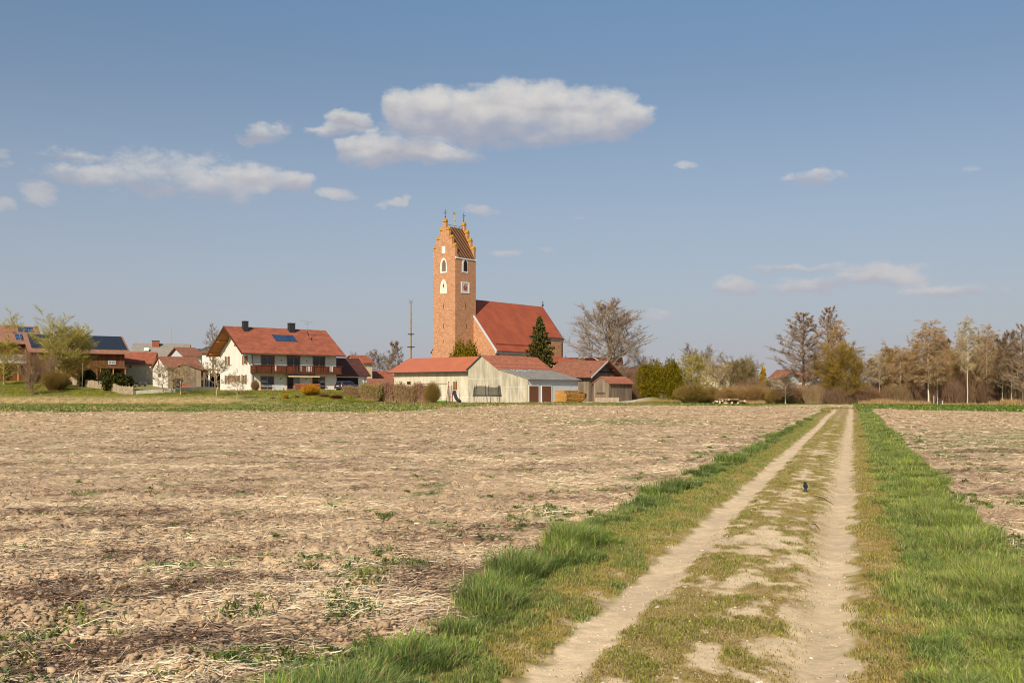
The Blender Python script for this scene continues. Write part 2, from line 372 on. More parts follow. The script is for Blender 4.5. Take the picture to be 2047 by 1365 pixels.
def macro(x, y):
    x = np.asarray(x, float); y = np.asarray(y, float)
    z = 2.05*ss(-x, 17, 30)*ss(y, 138, 168) + 2.0*ss(-x, 52, 92)*ss(y, 160, 196)
    z = z + 0.10*pn(x*.05, y*.05, 3)*ss(y, 15, 60)
    z = z + 0.9*ss(y, 190, 260)
    a = acr(x, y); nr = 1 - ss(y, 97, 104)
    rut = np.exp(-((a+1.78)/.24)**2) + np.exp(-((a+.2)/.2)**2)
    cen = np.exp(-((a+1.0)/.42)**2)
    z = z + nr*(-0.055*rut + 0.03*cen)
    gm = np.exp(-(((x-23.5)/3.4)**2 + ((y-165)/5)**2)); z = z + 0.85*gm
    return z
def masks(x, y):
    a = acr(x, y); nr = 1 - ss(y, 96, 99)
    wl, wr = EA(y), EB(y)
    e = 0.20*fbm(x*2.2, y*1.9, 77, 5)
    inner = ss(a + e, wl - .05, wl + .2) * (1 - ss(a + e, wr-.15, wr+.12))
    track = nr*ss(a + e*.5, -2.02, -1.90) * (1 - ss(a + e*.5, -0.04, .06))
    verge = inner * (1 - track) * (1 - ss(y, 99, 106))
    # field limits
    lim = np.where(x > 12, np.clip(97 - (x - 35.4)*2.9, 55, 130), 86 + 42*ss(x, -14, 2)) 
    lim = np.where((x > 2) & (x <= SL*y), 128, lim)
    fieldm = (1 - ss(y + 7*fbm(x*.18, y*.08, 5, 4), lim-3, lim + 3)) * (1 - inner*(1-ss(y,99,106)))
    return a, inner, track, verge, fieldm
def micro(x, y, fieldm, verge, track):
    fade = 1 - ss(y, 16, 42); f2 = 1 - ss(y, 9, 22)
    c1 = (np.clip(pn(x*5.5, y*5.5, 201) + .08, 0, 1) + .45*np.abs(pn(x*10, y*10, 205)))*fade
    c2 = np.clip(pn(x*11, y*11, 202) + .1, 0, 1)*f2
    c3 = (np.abs(pn(x*24, y*24, 203)) + .6*pn(x*41, y*41, 204))*f2
    z = fieldm*(0.060*c1*(.5+.8*np.clip(pn(x*1.3, y*1.3, 9)+.5, 0, 1)) + 0.05*c2 + 0.028*c3 + .035*pn(x*1.1, y*1.1, 8)*(1-ss(y, 40, 90)))
    z = z + verge*(0.02*pn(x*6, y*6, 12)*fade + .012*pn(x*2, y*2, 15)*fade)
    z = z + track*(0.003*pn(x*14, y*14, 16)*f2 + .003*pn(x*2.5, y*1.0, 17)*fade)
    return z
def H(x, y, mic=True):
    z = macro(x, y)
    if mic:
        a, inn, tr, ve, fi = masks(x, y); z = z + micro(x, y, fi, ve, tr)
    return z
def A3(c): return np.array(c)
SOIL, SOILD = A3(lin(192, 164, 131)), A3(lin(164, 136, 107))
STRAWC, RES = A3(lin(216, 186, 146)), A3(lin(116, 84, 66))
SAND, SANDG = A3(lin(222, 195, 156)), A3(lin(202, 177, 144))
OLIVE, GREEN, MOSS = A3(lin(156, 134, 74)), A3(lin(106, 124, 58)), A3(lin(144, 120, 80))
LAWN, LAWN2 = A3(lin(122, 118, 38)), A3(lin(94, 98, 34))
STRIP, DRY = A3(lin(116, 130, 66)), A3(lin(198, 166, 118))
def residue(x, y):       # swathes of dark and pale straw, running nearly parallel to the picture
    u, v = x*.96 + y*.28, -x*.28 + y*.96
    d = fbm(u*.26 + 3, v*.55, 51, 4)+ .6*fbm(u*1.4, v*2.6, 52, 3)
    p = fbm(u*.22 - 9, v*.5 + 4, 61, 4)+ .45*fbm(u*1.7, v*3, 62, 3)
    k = 1 - .75*ss(y, 14, 45); return d*k, p*k
def centre_cover(x, y, a):      # how grassy the middle ridge of the track is
    n = .55*fbm(x*.9, y*.5, 71, 3) + .75*fbm(x*3.6, y*2.4, 73, 4)
    gap = .55*np.exp(-((a+.98)/.17)**2)*ss(fbm(x*.3, y*.25, 72, 2), -.5, .1)
    cov = ss(n + .31 - gap, -.36, .28)
    cov = cov * ss(a + .10*n, -1.62, -1.50) * (1 - .88*ss(a + .30*n, -.55, -.32))
    return cov
def ground_colour(x, y):
    a, inn, tr, ve, fi = masks(x, y)
    one = np.ones(x.shape + (1,))
    d, p = residue(x, y); wd_ = fbm(x*.9, y*1.1, 197, 4); d = d + .5*wd_; p = p - .5*wd_
    fine = fbm(x*3.1, y*3.1, 91, 4)[..., None]
    col = SOIL*(1 + .16*fine)
    mx = lambda c, t, k: c*(1-np.clip(k, 0, 1)[..., None]) + t*np.clip(k, 0, 1)[..., None]
    col = mx(col, SOILD, ss(fbm(x*.5, y*.5, 92, 3), -.1, .7)*.6)
    hf = ss(fbm(x*1.6, y*2.2, 191, 5), -.45, .45)
    col = mx(col, RES, ss(d, .0, .75)*(.58+.36*(1-ss(y, 8, 18)))*(.35+.8*hf))
    col = mx(col, STRAWC, ss(p, .0, .7)*.75*(.45+.7*(1-hf)))
    ffn = ss(y, 20, 50)[..., None]*(.26*fbm(x*1.5, y*.7, 193, 4) + .30*fbm(x*3.3, y*1.2, 194, 3))[..., None]; col = col*(1 + ffn)
    # far field turns more uniformly straw coloured
    col = mx(col, A3(lin(208, 168, 120)), ss(y, 16, 70)*.45)
    # weeds along the verge, green patches
    aw = np.where(a < -1, -3.1 - a, a - 1.6)
    wn = fbm(x*1.1, y*.8, 95, 4)
    weeds = ss(wn, .38, .62)*np.clip(np.exp(-np.clip(aw, 0, 99)/2.2) + .10, 0, 1)
    pat = np.exp(-(((x-6.5)/5.5)**2 + ((y-57)/6)**2)) + np.exp(-(((x-18-(y-34)*.35)/6)**2 + ((y-34)/9)**2))*1.0 + .55*ss(y, 62, 92)*ss(-x, -5, 10)
    weeds = np.maximum(weeds, ss(wn + pat*1.0, .25, .85)*.95)
    col = mx(col, A3(lin(112, 124, 62)), weeds*.75)
    fieldc = col
    # green strip, bank and lawns behind
    n2 = fbm(x*.12, y*.25, 101, 4); n3 = fbm(x*.9, y*1.2, 102, 4)
    n6 = fbm(x*.45, y*.22, 104, 4); st = STRIP*(1 + .45*n3[..., None])
    st = mx(st, DRY, ss(n2 + .9*n6 + .5*n3, .05, .8)*.7)
    st = mx(st, A3(lin(96, 124, 44)), ss(x, 12, 30)*.8)
    st = st*(1 + .28*fbm(x*1.1, y*.3, 195, 4)[..., None]); dryb = ss(y + 3*n6, 137, 142)*(1-ss(y + 4*n3, 149, 156))*ss(-x, 26, 50)
    st = mx(st, DRY*(1+.2*n3[..., None]), dryb*(.8+.5*n3))
    lw = LAWN*(1+.40*n3[..., None]); lw = mx(lw, LAWN2, ss(n2+.6*n6, -.1, .5)*.8); lw = mx(lw, DRY, ss(n6 - .5*n3, .3, .9)*.35)
    st = mx(st, lw, np.maximum(ss(y + 4*n2, 141, 146)*ss(-x, 10, 16)*(1-ss(-x, 30, 44)), ss(y + 3*n3, 150, 157)))
    dry2 = ss(y, 128, 134)*ss(x, -16, -8)*(1-ss(x, 18, 24))*(1-ss(y, 140, 150))
    st = mx(st, A3(lin(160, 140, 84)), dry2*.6)
    fy = ss(y, 158.5, 160.5)*ss(x, -9.5, -8)*(1-ss(x, 20, 24))
    st = mx(st, A3(lin(196, 186, 166)), fy)
    gr = ss(y, 172, 178)*ss(-x, 5, 18); st = mx(st, A3(lin(168, 156, 130)), gr*.8*ss(x, -75, -60))
    st = mx(st, A3(lin(112, 92, 62)), ss(y, 140, 150)*ss(x, 26, 34)*.9)
    st = mx(st, A3(lin(104, 110, 58)), ss(y, 210, 260)*.8)
    st = mx(st, A3(lin(214, 206, 190)), np.exp(-(((x-24)/2.6)**2+((y-166)/1.6)**2))*.5)
    c = st*(1-fi[..., None]) + fieldc*fi[..., None]
    # verge
    n4 = fbm(x*2.3, y*1.6, 111, 4)
    vc = OLIVE*(1+.25*n4[..., None]); vc = mx(vc, MOSS, ss(n4, -.1, .5)*.6)
    gk = np.where(a < -1, ss(-a + .3*n4, 2.45, 2.75), ss(a + .35*n4, .35, .8))
    vc = mx(vc, GREEN*(1+.25*n4[..., None]), gk)
    bare = ss(n4, .15, .7)*np.where(a < -1, 1-ss(-a, 2.2, 2.7), 1-ss(a, .15, .6))
    vc = mx(vc, SANDG, bare*.6)
    c = c*(1-ve[..., None]) + vc*ve[..., None]
    # track
    n5 = fbm(x*6, y*6, 121, 4)
    tcx = SAND*(1+.12*n5[..., None]) ; tcx = mx(tcx, SANDG, ss(fbm(x*1.2, y*.8, 122, 3), -.2, .5)*.6)
    cov = centre_cover(x, y, a)
    gc = mx(OLIVE*(1+.2*n4[..., None]), MOSS, ss(n4, -.2, .4)*.8)
    tcx = mx(tcx, gc, cov*.85)
    farc = ss(y, 30, 70)*ss(a, -1.5, -1.3)*(1-ss(a, -.5, -.35)); tcx = mx(tcx, gc, farc*.5)
    c = c*(1-tr[..., None]) + tcx*tr[..., None]
    return np.clip(c, 0.004, 0.9)

def ground_material(name_, amp):
    gm = bpy.data.materials.new(name_); gm.use_nodes = True
    n = NT(gm.node_tree); b = n.n['Principled BSDF']; b.inputs['Roughness'].default_value = 0.95; b.inputs['Specular IOR Level'].default_value = 0.08
    at = n.node('ShaderNodeAttribute'); at.attribute_name = 'Col'; tcn = n.node('ShaderNodeTexCoord')
    f1 = n.noise(tcn.outputs['Object'], 38, 6, 0.7); f2 = n.noise(tcn.outputs['Object'], 6.5, 6, 0.7)
    mp = n.node('ShaderNodeMapping'); n.put(mp.inputs[0], tcn.outputs['Object']); mp.inputs['Scale'].default_value = (1.0, 1.4, 1); mp.inputs['Rotation'].default_value = (0, 0, R(12))
    f3 = n.noise(mp.outputs[0], 3.2, 7, 0.75)
    k = n.m('MULTIPLY_ADD', n.m('SUBTRACT', f1, 0.5), 0.75*amp, 1.0); k = n.m('MULTIPLY', k, n.m('MULTIPLY_ADD', n.m('SUBTRACT', f2, 0.5), 1.0*amp, 1.0)); k = n.m('MULTIPLY', k, n.m('MULTIPLY_ADD', n.m('SUBTRACT', f3, 0.5), 1.15*amp, 1.0))
    cb = n.node('ShaderNodeCombineXYZ'); [n.put(cb.inputs[i], k) for i in range(3)]
    n.put(b.inputs['Base Color'], n.mix(1.0, at.outputs['Color'], cb.outputs[0], 'MULTIPLY'))
    bp = n.node('ShaderNodeBump'); bp.inputs['Strength'].default_value = 0.6*amp; bp.inputs['Distance'].default_value = 0.03
    n.put(bp.inputs['Height'], n.m('ADD', f1, n.m('MULTIPLY', f3, 2.0))); n.put(b.inputs['Normal'], bp.outputs[0])
    return gm
M['soil'] = ground_material('field_soil', 1.0); M['trackm'] = ground_material('packed_sand', .55); M['vergem'] = ground_material('verge_soil', .6)

# one sheet of ground, fine near the viewpoint and coarse towards the horizon
ys = [4.2]
while ys[-1] < 230: ys.append(ys[-1] + 0.0022*ys[-1]*(1 + ys[-1]/38))
while ys[-1] < 9000: ys.append(ys[-1]*1.08)
ys = np.array([-60, -30, -12, -4, 0, 2.2, 3.4] + ys)
us = np.concatenate([[-40, -14, -5, -2.2, -1.4, -1.05], np.linspace(-.85, .85, 760), [1.05, 1.4, 2.2, 5, 14, 40]])
YY, UU = np.meshgrid(ys, us, indexing='ij')
XX = UU*np.maximum(YY, 4.0)
XX = np.where(YY < 4, UU*4.0, XX)
ZZ = H(XX, YY); CC = ground_colour(XX, YY)
nr_, nc_ = XX.shape
V0 = np.stack([XX, YY, ZZ], -1).reshape(-1, 3); C0 = CC.reshape(-1, 3)
idx = np.arange(nr_*nc_).reshape(nr_, nc_)
Q = np.stack([idx[:-1, :-1], idx[:-1, 1:], idx[1:, 1:], idx[1:, :-1]], -1).reshape(-1, 4)
qc = V0[Q].mean(1); qx, qy = qc[:, 0], qc[:, 1]
ga = acr(qx, qy); _, _, gt, gv, gf = masks(qx, qy)
zone = np.full(len(Q), 0)
zone[gf > .5] = 1; zone[(gv > .5)] = 2; zone[(gt > .5)] = 3
zone[(zone == 0) & (qy > 150) & (qx < -10) & (qy < 176)] = 4
zone[(zone == 0) & (qy > 159.5) & (qx > -9) & (qx < 21) & (qy < 176)] = 5
for zi, nm in ((0, 'meadow'), (1, 'field'), (2, 'verge'), (3, 'dirt_track'), (4, 'lawn'), (5, 'farmyard')):
    q = Q[zone == zi]; u, inv = np.unique(q, return_inverse=True)
    tag(link(nm, npmesh(nm, V0[u], inv.reshape(-1, 4), C0[u], smooth=False if zi != 0 else True), M[{2: 'vergem', 3: 'trackm'}.get(zi, 'soil')]), kind='structure')
del XX, YY, ZZ, CC, UU

# ------------------------------------------------------------------ grass, straw, clods, pebbles near the viewpoint
def blade_mesh(name, P, h, wd, psi, lean, col, mat_, label, cat):
    n_ = len(P); sa = psi + np.pi/2 + rng.normal(0, .5, n_)
    S = np.stack([np.cos(sa), np.sin(sa), np.zeros(n_)], -1)*(wd/2)[:, None]
    L = np.stack([np.cos(psi), np.sin(psi), np.zeros(n_)], -1)*(lean*h)[:, None]
    up = np.zeros((n_, 3)); up[:, 2] = h
    B = P.copy(); B[:, 2] -= .01
    v = np.stack([B-S, B+S, P + up*.55 + L*.28 - S*.75, P + up*.55 + L*.28 + S*.75, P + up*(1-.25*lean)[:, None] + L], 1).reshape(-1, 3)
    o = (np.arange(n_)*5)[:, None]
    T = np.concatenate([o + [0, 1, 2], o + [1, 3, 2], o + [2, 3, 4]], 0)
    return tag(link(name, npmesh(name, v, T, np.repeat(col, 5, 0)), M[mat_]), label, cat, kind='stuff')
def vary(c, n_, k=.2):
    return np.clip(np.asarray(c)*(1 + rng.normal(0, k, (n_, 1))) * (1 + rng.normal(0, k*.35, (n_, 3))), .01, .9)
def ysample(n_, y0, y1, p=1.0):     # more samples near the viewpoint
    t = rng.random(n_); 
    if p == 1.0: return y0*(y1/y0)**t
    e = 1-p; return (y0**e + t*(y1**e - y0**e))**(1/e)
def mixcol(c1, c2, t): return np.asarray(c1)*(1-t[:, None]) + np.asarray(c2)*t[:, None]

def tussocks(n_t, side, y0, y1, name, label, per, hmul=1.0):
    Ps, hs, ws, ps, ls, cs = [], [], [], [], [], []
    for i in range(n_t):
        y = float(ysample(1, y0, y1, 1.6)[0])
        if side < 0:
            off = abs(rng.normal(0, .15)); a = EA(np.array([y]))[0] + .06 + off
            nn_ = .8*float(pn(np.array([y*.8]), np.array([2.2]), 301)[0]) + .7*float(pn(np.array([y*2.3]), np.array([5.2]), 303)[0])
            big = (.35 + .55*max(0, 1 - off/.35))*(0.5 + 1.0*max(0.0, nn_ + .12))
            if rng.random() > .35 + 1.6*max(0, nn_+.25): continue
        else:
            off = abs(rng.normal(0, .55)); a = EB(np.array([y]))[0] - .22 - off
            if a < .35: continue
            big = (.5 + .5*max(0, 1 - off/.8))*(0.6 + .8*max(0.0, float(pn(np.array([y*.8]), np.array([a*1.5]), 302)[0]) + .3))
        x = a + SL*y; m_ = int(per*rng.uniform(.6, 1.4)*min(1, 16/y + .25)); r = rng.uniform(.08, .20)*(.7+big*.6)
        th = rng.random(m_)*6.283; rr = r*np.sqrt(rng.random(m_))*1.15
        P = np.stack([x + rr*np.cos(th), y + rr*np.sin(th)], -1)
        h = rng.uniform(.35, 1.1, m_)*.28*big*hmul; lean = np.clip(.15 + rr/r*.6 + rng.normal(0, .3, m_), .03, 1.4)
        t = np.full(m_, rng.random())
        c = mixcol(lin(96, 122, 62), lin(146, 160, 84), t) if side < 0 else mixcol(lin(116, 134, 62), lin(170, 176, 90), t)
        if rng.random() < .12: c = mixcol(lin(160, 170, 66), lin(128, 156, 58), t)
        dry = rng.random(m_) < .11; c[dry] = lin(190, 168, 120)
        Ps.append(P); hs.append(h); ls.append(lean); cs.append(np.clip(c*(1+rng.normal(0, .26, (m_, 1)))*(1+rng.normal(0, .08, (m_, 3))), .01, .9)); ps.append(th + rng.normal(0, .95, m_))
        ws.append(rng.uniform(.004, .008, m_)*max(1, y/13))
    P = np.concatenate(Ps); z = H(P[:, 0], P[:, 1]); P = np.column_stack([P, z])
    blade_mesh(name, P, np.concatenate(hs), np.concatenate(ws), np.concatenate(ps), np.concatenate(ls), np.concatenate(cs), 'leaf', label, 'grass')
tussocks(520, -1, 4.6, 60, 'grass_tussocks', 'dark green grass tussocks along the left edge of the dirt track', 230)
tussocks(760, 1, 4.6, 75, 'tall_grass', 'tall bright green grass on the right verge of the track', 210, 0.72)

def turf(n_, a0, a1, y0, y1, hmin, hmax, c1, c2, name, label, keep=None, p=1.6, dryp=.2, wd=.005, leanm=.5, dryc=(176, 156, 112)):
    y = ysample(n_, y0, y1, p); a = rng.uniform(a0, a1, n_); x = a + SL*y
    if keep is not None:
        k = rng.random(n_) < keep(x, y, a); x, y, a = x[k], y[k], a[k]
    m_ = len(x); patch = np.clip(.5 + 1.1*fbm(x*2.2, y*1.5, 311, 3), 0, 1)
    c = mixcol(c1, c2, patch)*(1+rng.normal(0, .18, (m_, 1)))
    dr = rng.random(m_) < dryp; c[dr] = np.array(lin(*dryc))*(1+rng.normal(0, .15, (int(dr.sum()), 1)))
    hh = rng.uniform(hmin, hmax, m_)*(.6+.8*patch)
    P = np.column_stack([x, y, H(x, y)])
    blade_mesh(name, P, hh, np.full(m_, wd)*rng.uniform(.7, 1.4, m_)*np.maximum(1, y/11), rng.random(m_)*6.283, np.clip(rng.normal(leanm, .3, m_), 0, 1.6), np.clip(c, .01, .9), 'leaf', label, 'grass')
kcen = lambda x, y, a: centre_cover(x, y, a)**2.2*(.35+.65*ss(fbm(x*5, y*3.5, 316, 2), -.2, .3)) + .03
turf(230000, -1.65, -.3, 4.6, 60, .008, .030, lin(172, 150, 84), lin(150, 150, 62), 'short_grass', 'short olive grass in patches between the two wheel ruts', kcen, dryp=.28, wd=.005, leanm=1.0)
kl = lambda x, y, a: np.clip(ss(-a + .25*fbm(x*3, y*2, 312, 3), 1.90, 2.15), 0, 1)*(a > EA(y))
turf(150000, -3.3, -1.95, 4.6, 60, .012, .05, lin(170, 156, 80), lin(132, 148, 70), 'verge_grass', 'short olive green grass between the left rut and the tussocks', kl, dryp=.2, leanm=.8)
kr = lambda x, y, a: np.clip(ss(a + .2*fbm(x*3, y*2, 313, 3), -.03, .2), 0, 1)*(1-ss(a, .55, 1.0)*.5)
turf(140000, -.1, .95, 4.6, 60, .010, .04, lin(180, 156, 88), lin(156, 152, 68), 'edge_grass', 'short yellowish grass beside the right wheel rut', kr, dryp=.3, leanm=.9)
kg = lambda x, y, a: np.clip(ss(a + .2*fbm(x*3, y*2, 314, 3), .4, .75), 0, 1)*(a < EB(y)+.05)
turf(210000, .35, 1.9, 4.6, 95, .03, .11, lin(168, 172, 88), lin(126, 146, 70), 'green_grass', 'green meadow grass filling the right verge of the track', kg, dryp=.13, leanm=.8, wd=.005, dryc=(196, 182, 136))

# green weeds creeping on the soil
def weeds(n_c, name, label):
    Ps = []; 
    y = ysample(n_c*6, 4.8, 60, 1.4); u = rng.uniform(-.62, .62, n_c*6); x = u*y
    a, inn, tr, ve, fi = masks(x, y)
    aw = np.where(a < -1, EA(y) - a, a - EB(y))
    wn = fbm(x*1.1, y*.8, 95, 4)
    pr = ss(wn, -.05, .5)*np.exp(-np.clip(aw, 0, 99)/1.1)*1.3 + .008 + .05*ss(wn, .4, .6)
    k = (rng.random(len(x)) < pr) & (fi > .5); x, y = x[k], y[k]
    X, Y, Hh, C = [], [], [], []
    for cx, cy in zip(x, y):
        m_ = rng.integers(25, 80); r = rng.uniform(.04, .15); th = rng.random(m_)*6.283; rr = r*rng.random(m_)
        X.append(cx + rr*np.cos(th)*1.3); Y.append(cy + rr*np.sin(th)); Hh.append(rng.uniform(.012, .05, m_)*rng.uniform(.7, 1.5))
        C.append(vary(lin(*[(112, 128, 50), (132, 138, 58), (122, 140, 92), (100, 120, 54)][rng.integers(4)]), m_, .2))
    X, Y = np.concatenate(X), np.concatenate(Y); P = np.column_stack([X, Y, H(X, Y)+.004]); n_ = len(X)
    blade_mesh(name, P, np.concatenate(Hh), rng.uniform(.008, .02, n_)*np.maximum(1, Y/20), rng.random(n_)*6.283, rng.uniform(.3, 1.8, n_), np.concatenate(C), 'leaf', label, 'weeds')
weeds(3200, 'weeds', 'low green weeds scattered over the stubble field')

def straw(n_, y0, y1, name, label, p=1.5):
    y = ysample(n_, y0, y1, p); x = rng.uniform(-.66, .66, n_)*y
    a, inn, tr, ve, fi = masks(x, y); d, pp = residue(x, y)
    dens = (.30 + 1.0*ss(np.maximum(d, pp), -.1, .6))*(.35 + .95*ss(fbm(x*.33, y*.4, 55, 3), -.35, .3))*np.clip(.75 + y/60, 0, 1.5)
    k = (fi > .6) & (rng.random(n_) < dens); x, y, d, pp = x[k], y[k], d[k], pp[k]; m_ = len(x)
    z = H(x, y); ang = rng.normal(.18, .55, m_); ang = np.where(rng.random(m_) < .45, rng.random(m_)*6.28, ang)
    Ln = rng.gamma(2.2, .035, m_) + .03; Ln = np.where(rng.random(m_) < .03, Ln*2.2, Ln); wd = rng.uniform(.003, .0075, m_)*np.maximum(1, y/15); Ln = Ln*np.clip(y/40, 1, 1.5)
    tz = rng.normal(0, .10, m_); up = rng.random(m_) < .28; tz = np.where(up, np.abs(rng.normal(.5, .4, m_)), tz); Ln = np.where(up, Ln*.5, Ln)
    D = np.stack([np.cos(ang), np.sin(ang), tz], -1); S = np.stack([-np.sin(ang), np.cos(ang), rng.normal(.3, .4, m_)], -1)*(wd/2)[:, None]
    P = np.stack([x, y, z + rng.uniform(.004, .022, m_)], -1); bend = S*0 + np.stack([rng.normal(0, .12, m_)*np.sin(ang), -rng.normal(0, .12, m_)*np.cos(ang), rng.uniform(0, .10, m_)], -1)*Ln[:, None]
    v = np.stack([P - D*Ln[:, None]/2 - S, P - D*Ln[:, None]/2 + S, P + bend - S, P + bend + S, P + D*Ln[:, None]/2 - S*.6, P + D*Ln[:, None]/2 + S*.6], 1).reshape(-1, 3)
    o = (np.arange(m_)*6)[:, None]; T = np.concatenate([o + [0, 1, 3, 2], o + [2, 3, 5, 4]], 0)
    t = np.clip(.47 + .5*(d - pp) + rng.normal(0, 1, m_)*(.28 + .14*ss(y, 10, 30)), 0, 1)
    c = mixcol(lin(236, 210, 172), lin(98, 74, 58), t)*(1+rng.normal(0, .12, (m_, 1)))
    tag(link(name, npmesh(name, v, T, np.repeat(np.clip(c, .01, .85), 6, 0)), M['straw']), label, 'straw', kind='stuff')
straw(560000, 4.6, 128, 'straw', 'dry straw and plant residue lying over the field', 1.22)

def lumps(n_, y0, y1, smin, smax, name, label, cat, matn, cols, keep, p=1.6, colmode=True):
    t_ = (1+5**.5)/2
    iv = np.array([(-1,t_,0),(1,t_,0),(-1,-t_,0),(1,-t_,0),(0,-1,t_),(0,1,t_),(0,-1,-t_),(0,1,-t_),(t_,0,-1),(t_,0,1),(-t_,0,-1),(-t_,0,1)])/math.sqrt(1+t_*t_)
    it = np.array([(0,11,5),(0,5,1),(0,1,7),(0,7,10),(0,10,11),(1,5,9),(5,11,4),(11,10,2),(10,7,6),(7,1,8),(3,9,4),(3,4,2),(3,2,6),(3,6,8),(3,8,9),(4,9,5),(2,4,11),(6,2,10),(8,6,7),(9,8,1)])
    y = ysample(n_, y0, y1, p); x = rng.uniform(-.62, .62, n_)*y; k = rng.random(n_) < keep(x, y); x, y = x[k], y[k]; m_ = len(x)
    s = smin*(smax/smin)**(rng.random(m_)**1.8)
    sc_ = s[:, None]*rng.uniform(.7, 1.3, (m_, 3))*np.array([1, 1, .65]); v = iv[None]*sc_[:, None, :]*rng.uniform(.45, 1.35, (m_, 12, 1))
    v = v + np.stack([x, y, H(x, y) + s*.12], -1)[:, None, :]
    T = (it[None] + (np.arange(m_)*12)[:, None, None]).reshape(-1, 3)
    c = mixcol(cols[0], cols[1], rng.random(m_))*(1+rng.normal(0, .08, (m_, 1)))
    tag(link(name, npmesh(name, v.reshape(-1, 3), T, np.repeat(np.clip(c, .01, .85), 12, 0)), M[matn]), label, cat, kind='stuff')
M['clod'] = matcol('soil_clod', 0.95, 0, 0.05)
lumps(120000, 4.6, 40, .008, .036, 'soil_clods', 'crumbly pale brown clods of earth on the field', 'soil', 'clod', (SOIL, SOILD*.95), lambda x, y: (masks(x, y)[4] > .7)*np.clip(.35+.9*pn(x*1.2, y*1.2, 66)+.3, .1, 1))
lumps(42000, 4.6, 28, .004, .013, 'pebbles', 'small pale pebbles and grit on the dirt track', 'pebbles', 'clod', (A3(lin(216, 200, 172)), A3(lin(176, 156, 126))), lambda x, y: (masks(x, y)[2] > .5)*np.clip(.3+.7*fbm(x*1.5, y*1.2, 67, 2), .03, 1))
lumps(2600, 4.6, 30, .010, .026, 'stones', 'scattered pale stones on the dirt track', 'stones', 'clod', (A3(lin(222, 208, 184)), A3(lin(168, 150, 126))), lambda x, y: (masks(x, y)[2] > .4)*.35)

# ------------------------------------------------------------------ trees and shrubs
def tubes(p0, p1, r0, r1, k):
    d = p1 - p0; L = np.linalg.norm(d, axis=1, keepdims=True) + 1e-9; d = d/L
    ref = np.where(np.abs(d[:, 2:3]) > .9, np.array([[1., 0, 0]]), np.array([[0, 0, 1.]]))
    a = np.cross(d, ref); a /= np.linalg.norm(a, axis=1, keepdims=True); b_ = np.cross(d, a)
    th = np.arange(k)*2*np.pi/k; ring = a[:, None]*np.cos(th)[None, :, None] + b_[:, None]*np.sin(th)[None, :, None]
    v = np.concatenate([p0[:, None] + ring*r0[:, None, None], p1[:, None] + ring*r1[:, None, None]], 1).reshape(-1, 3)
    j = np.arange(k); q = np.stack([j, (j+1) % k, k+(j+1) % k, k+j], -1)
    T = (q[None] + (np.arange(len(p0))*2*k)[:, None, None]).reshape(-1, 4)
    return v, T
def tri_leaves(P, s, rg, flat=0.0):
    n_ = len(P); A = rg.normal(size=(n_, 3)); B = rg.normal(size=(n_, 3))
    A /= np.linalg.norm(A, axis=1, keepdims=True); B -= A*(A*B).sum(1, keepdims=True); B /= np.linalg.norm(B, axis=1, keepdims=True)
    s = s[:, None]
    v = np.stack([P - A*s*.5, P + B*s*.38, P + A*s*.5, P - B*s*.38], 1).reshape(-1, 3)
    return v, np.arange(n_*4).reshape(-1, 4)
PROF = {'round': lambda t: math.sin(math.pi*min(1, max(0, .12+.86*t)))**.6 if t < 1 else .1,
        'dome': lambda t: math.sqrt(max(.02, 1-(max(0, t-.25)/.76)**2))*(.75+.25*min(1, t/.25)),
        'cone': lambda t: (1-t)**.8*.95+.06,
        'alder': lambda t: (1-t)**.7*(.6+.4*min(1, t*5))+.08,
        'linden': lambda t: (1-t)**.42*(.70+.30*min(1, t*3)),
        'vase': lambda t: .45+.55*math.sin(math.pi*min(1, t*.85+.1)),
        'narrow': lambda t: .35+.65*math.sin(math.pi*min(1, .2+.78*t))}
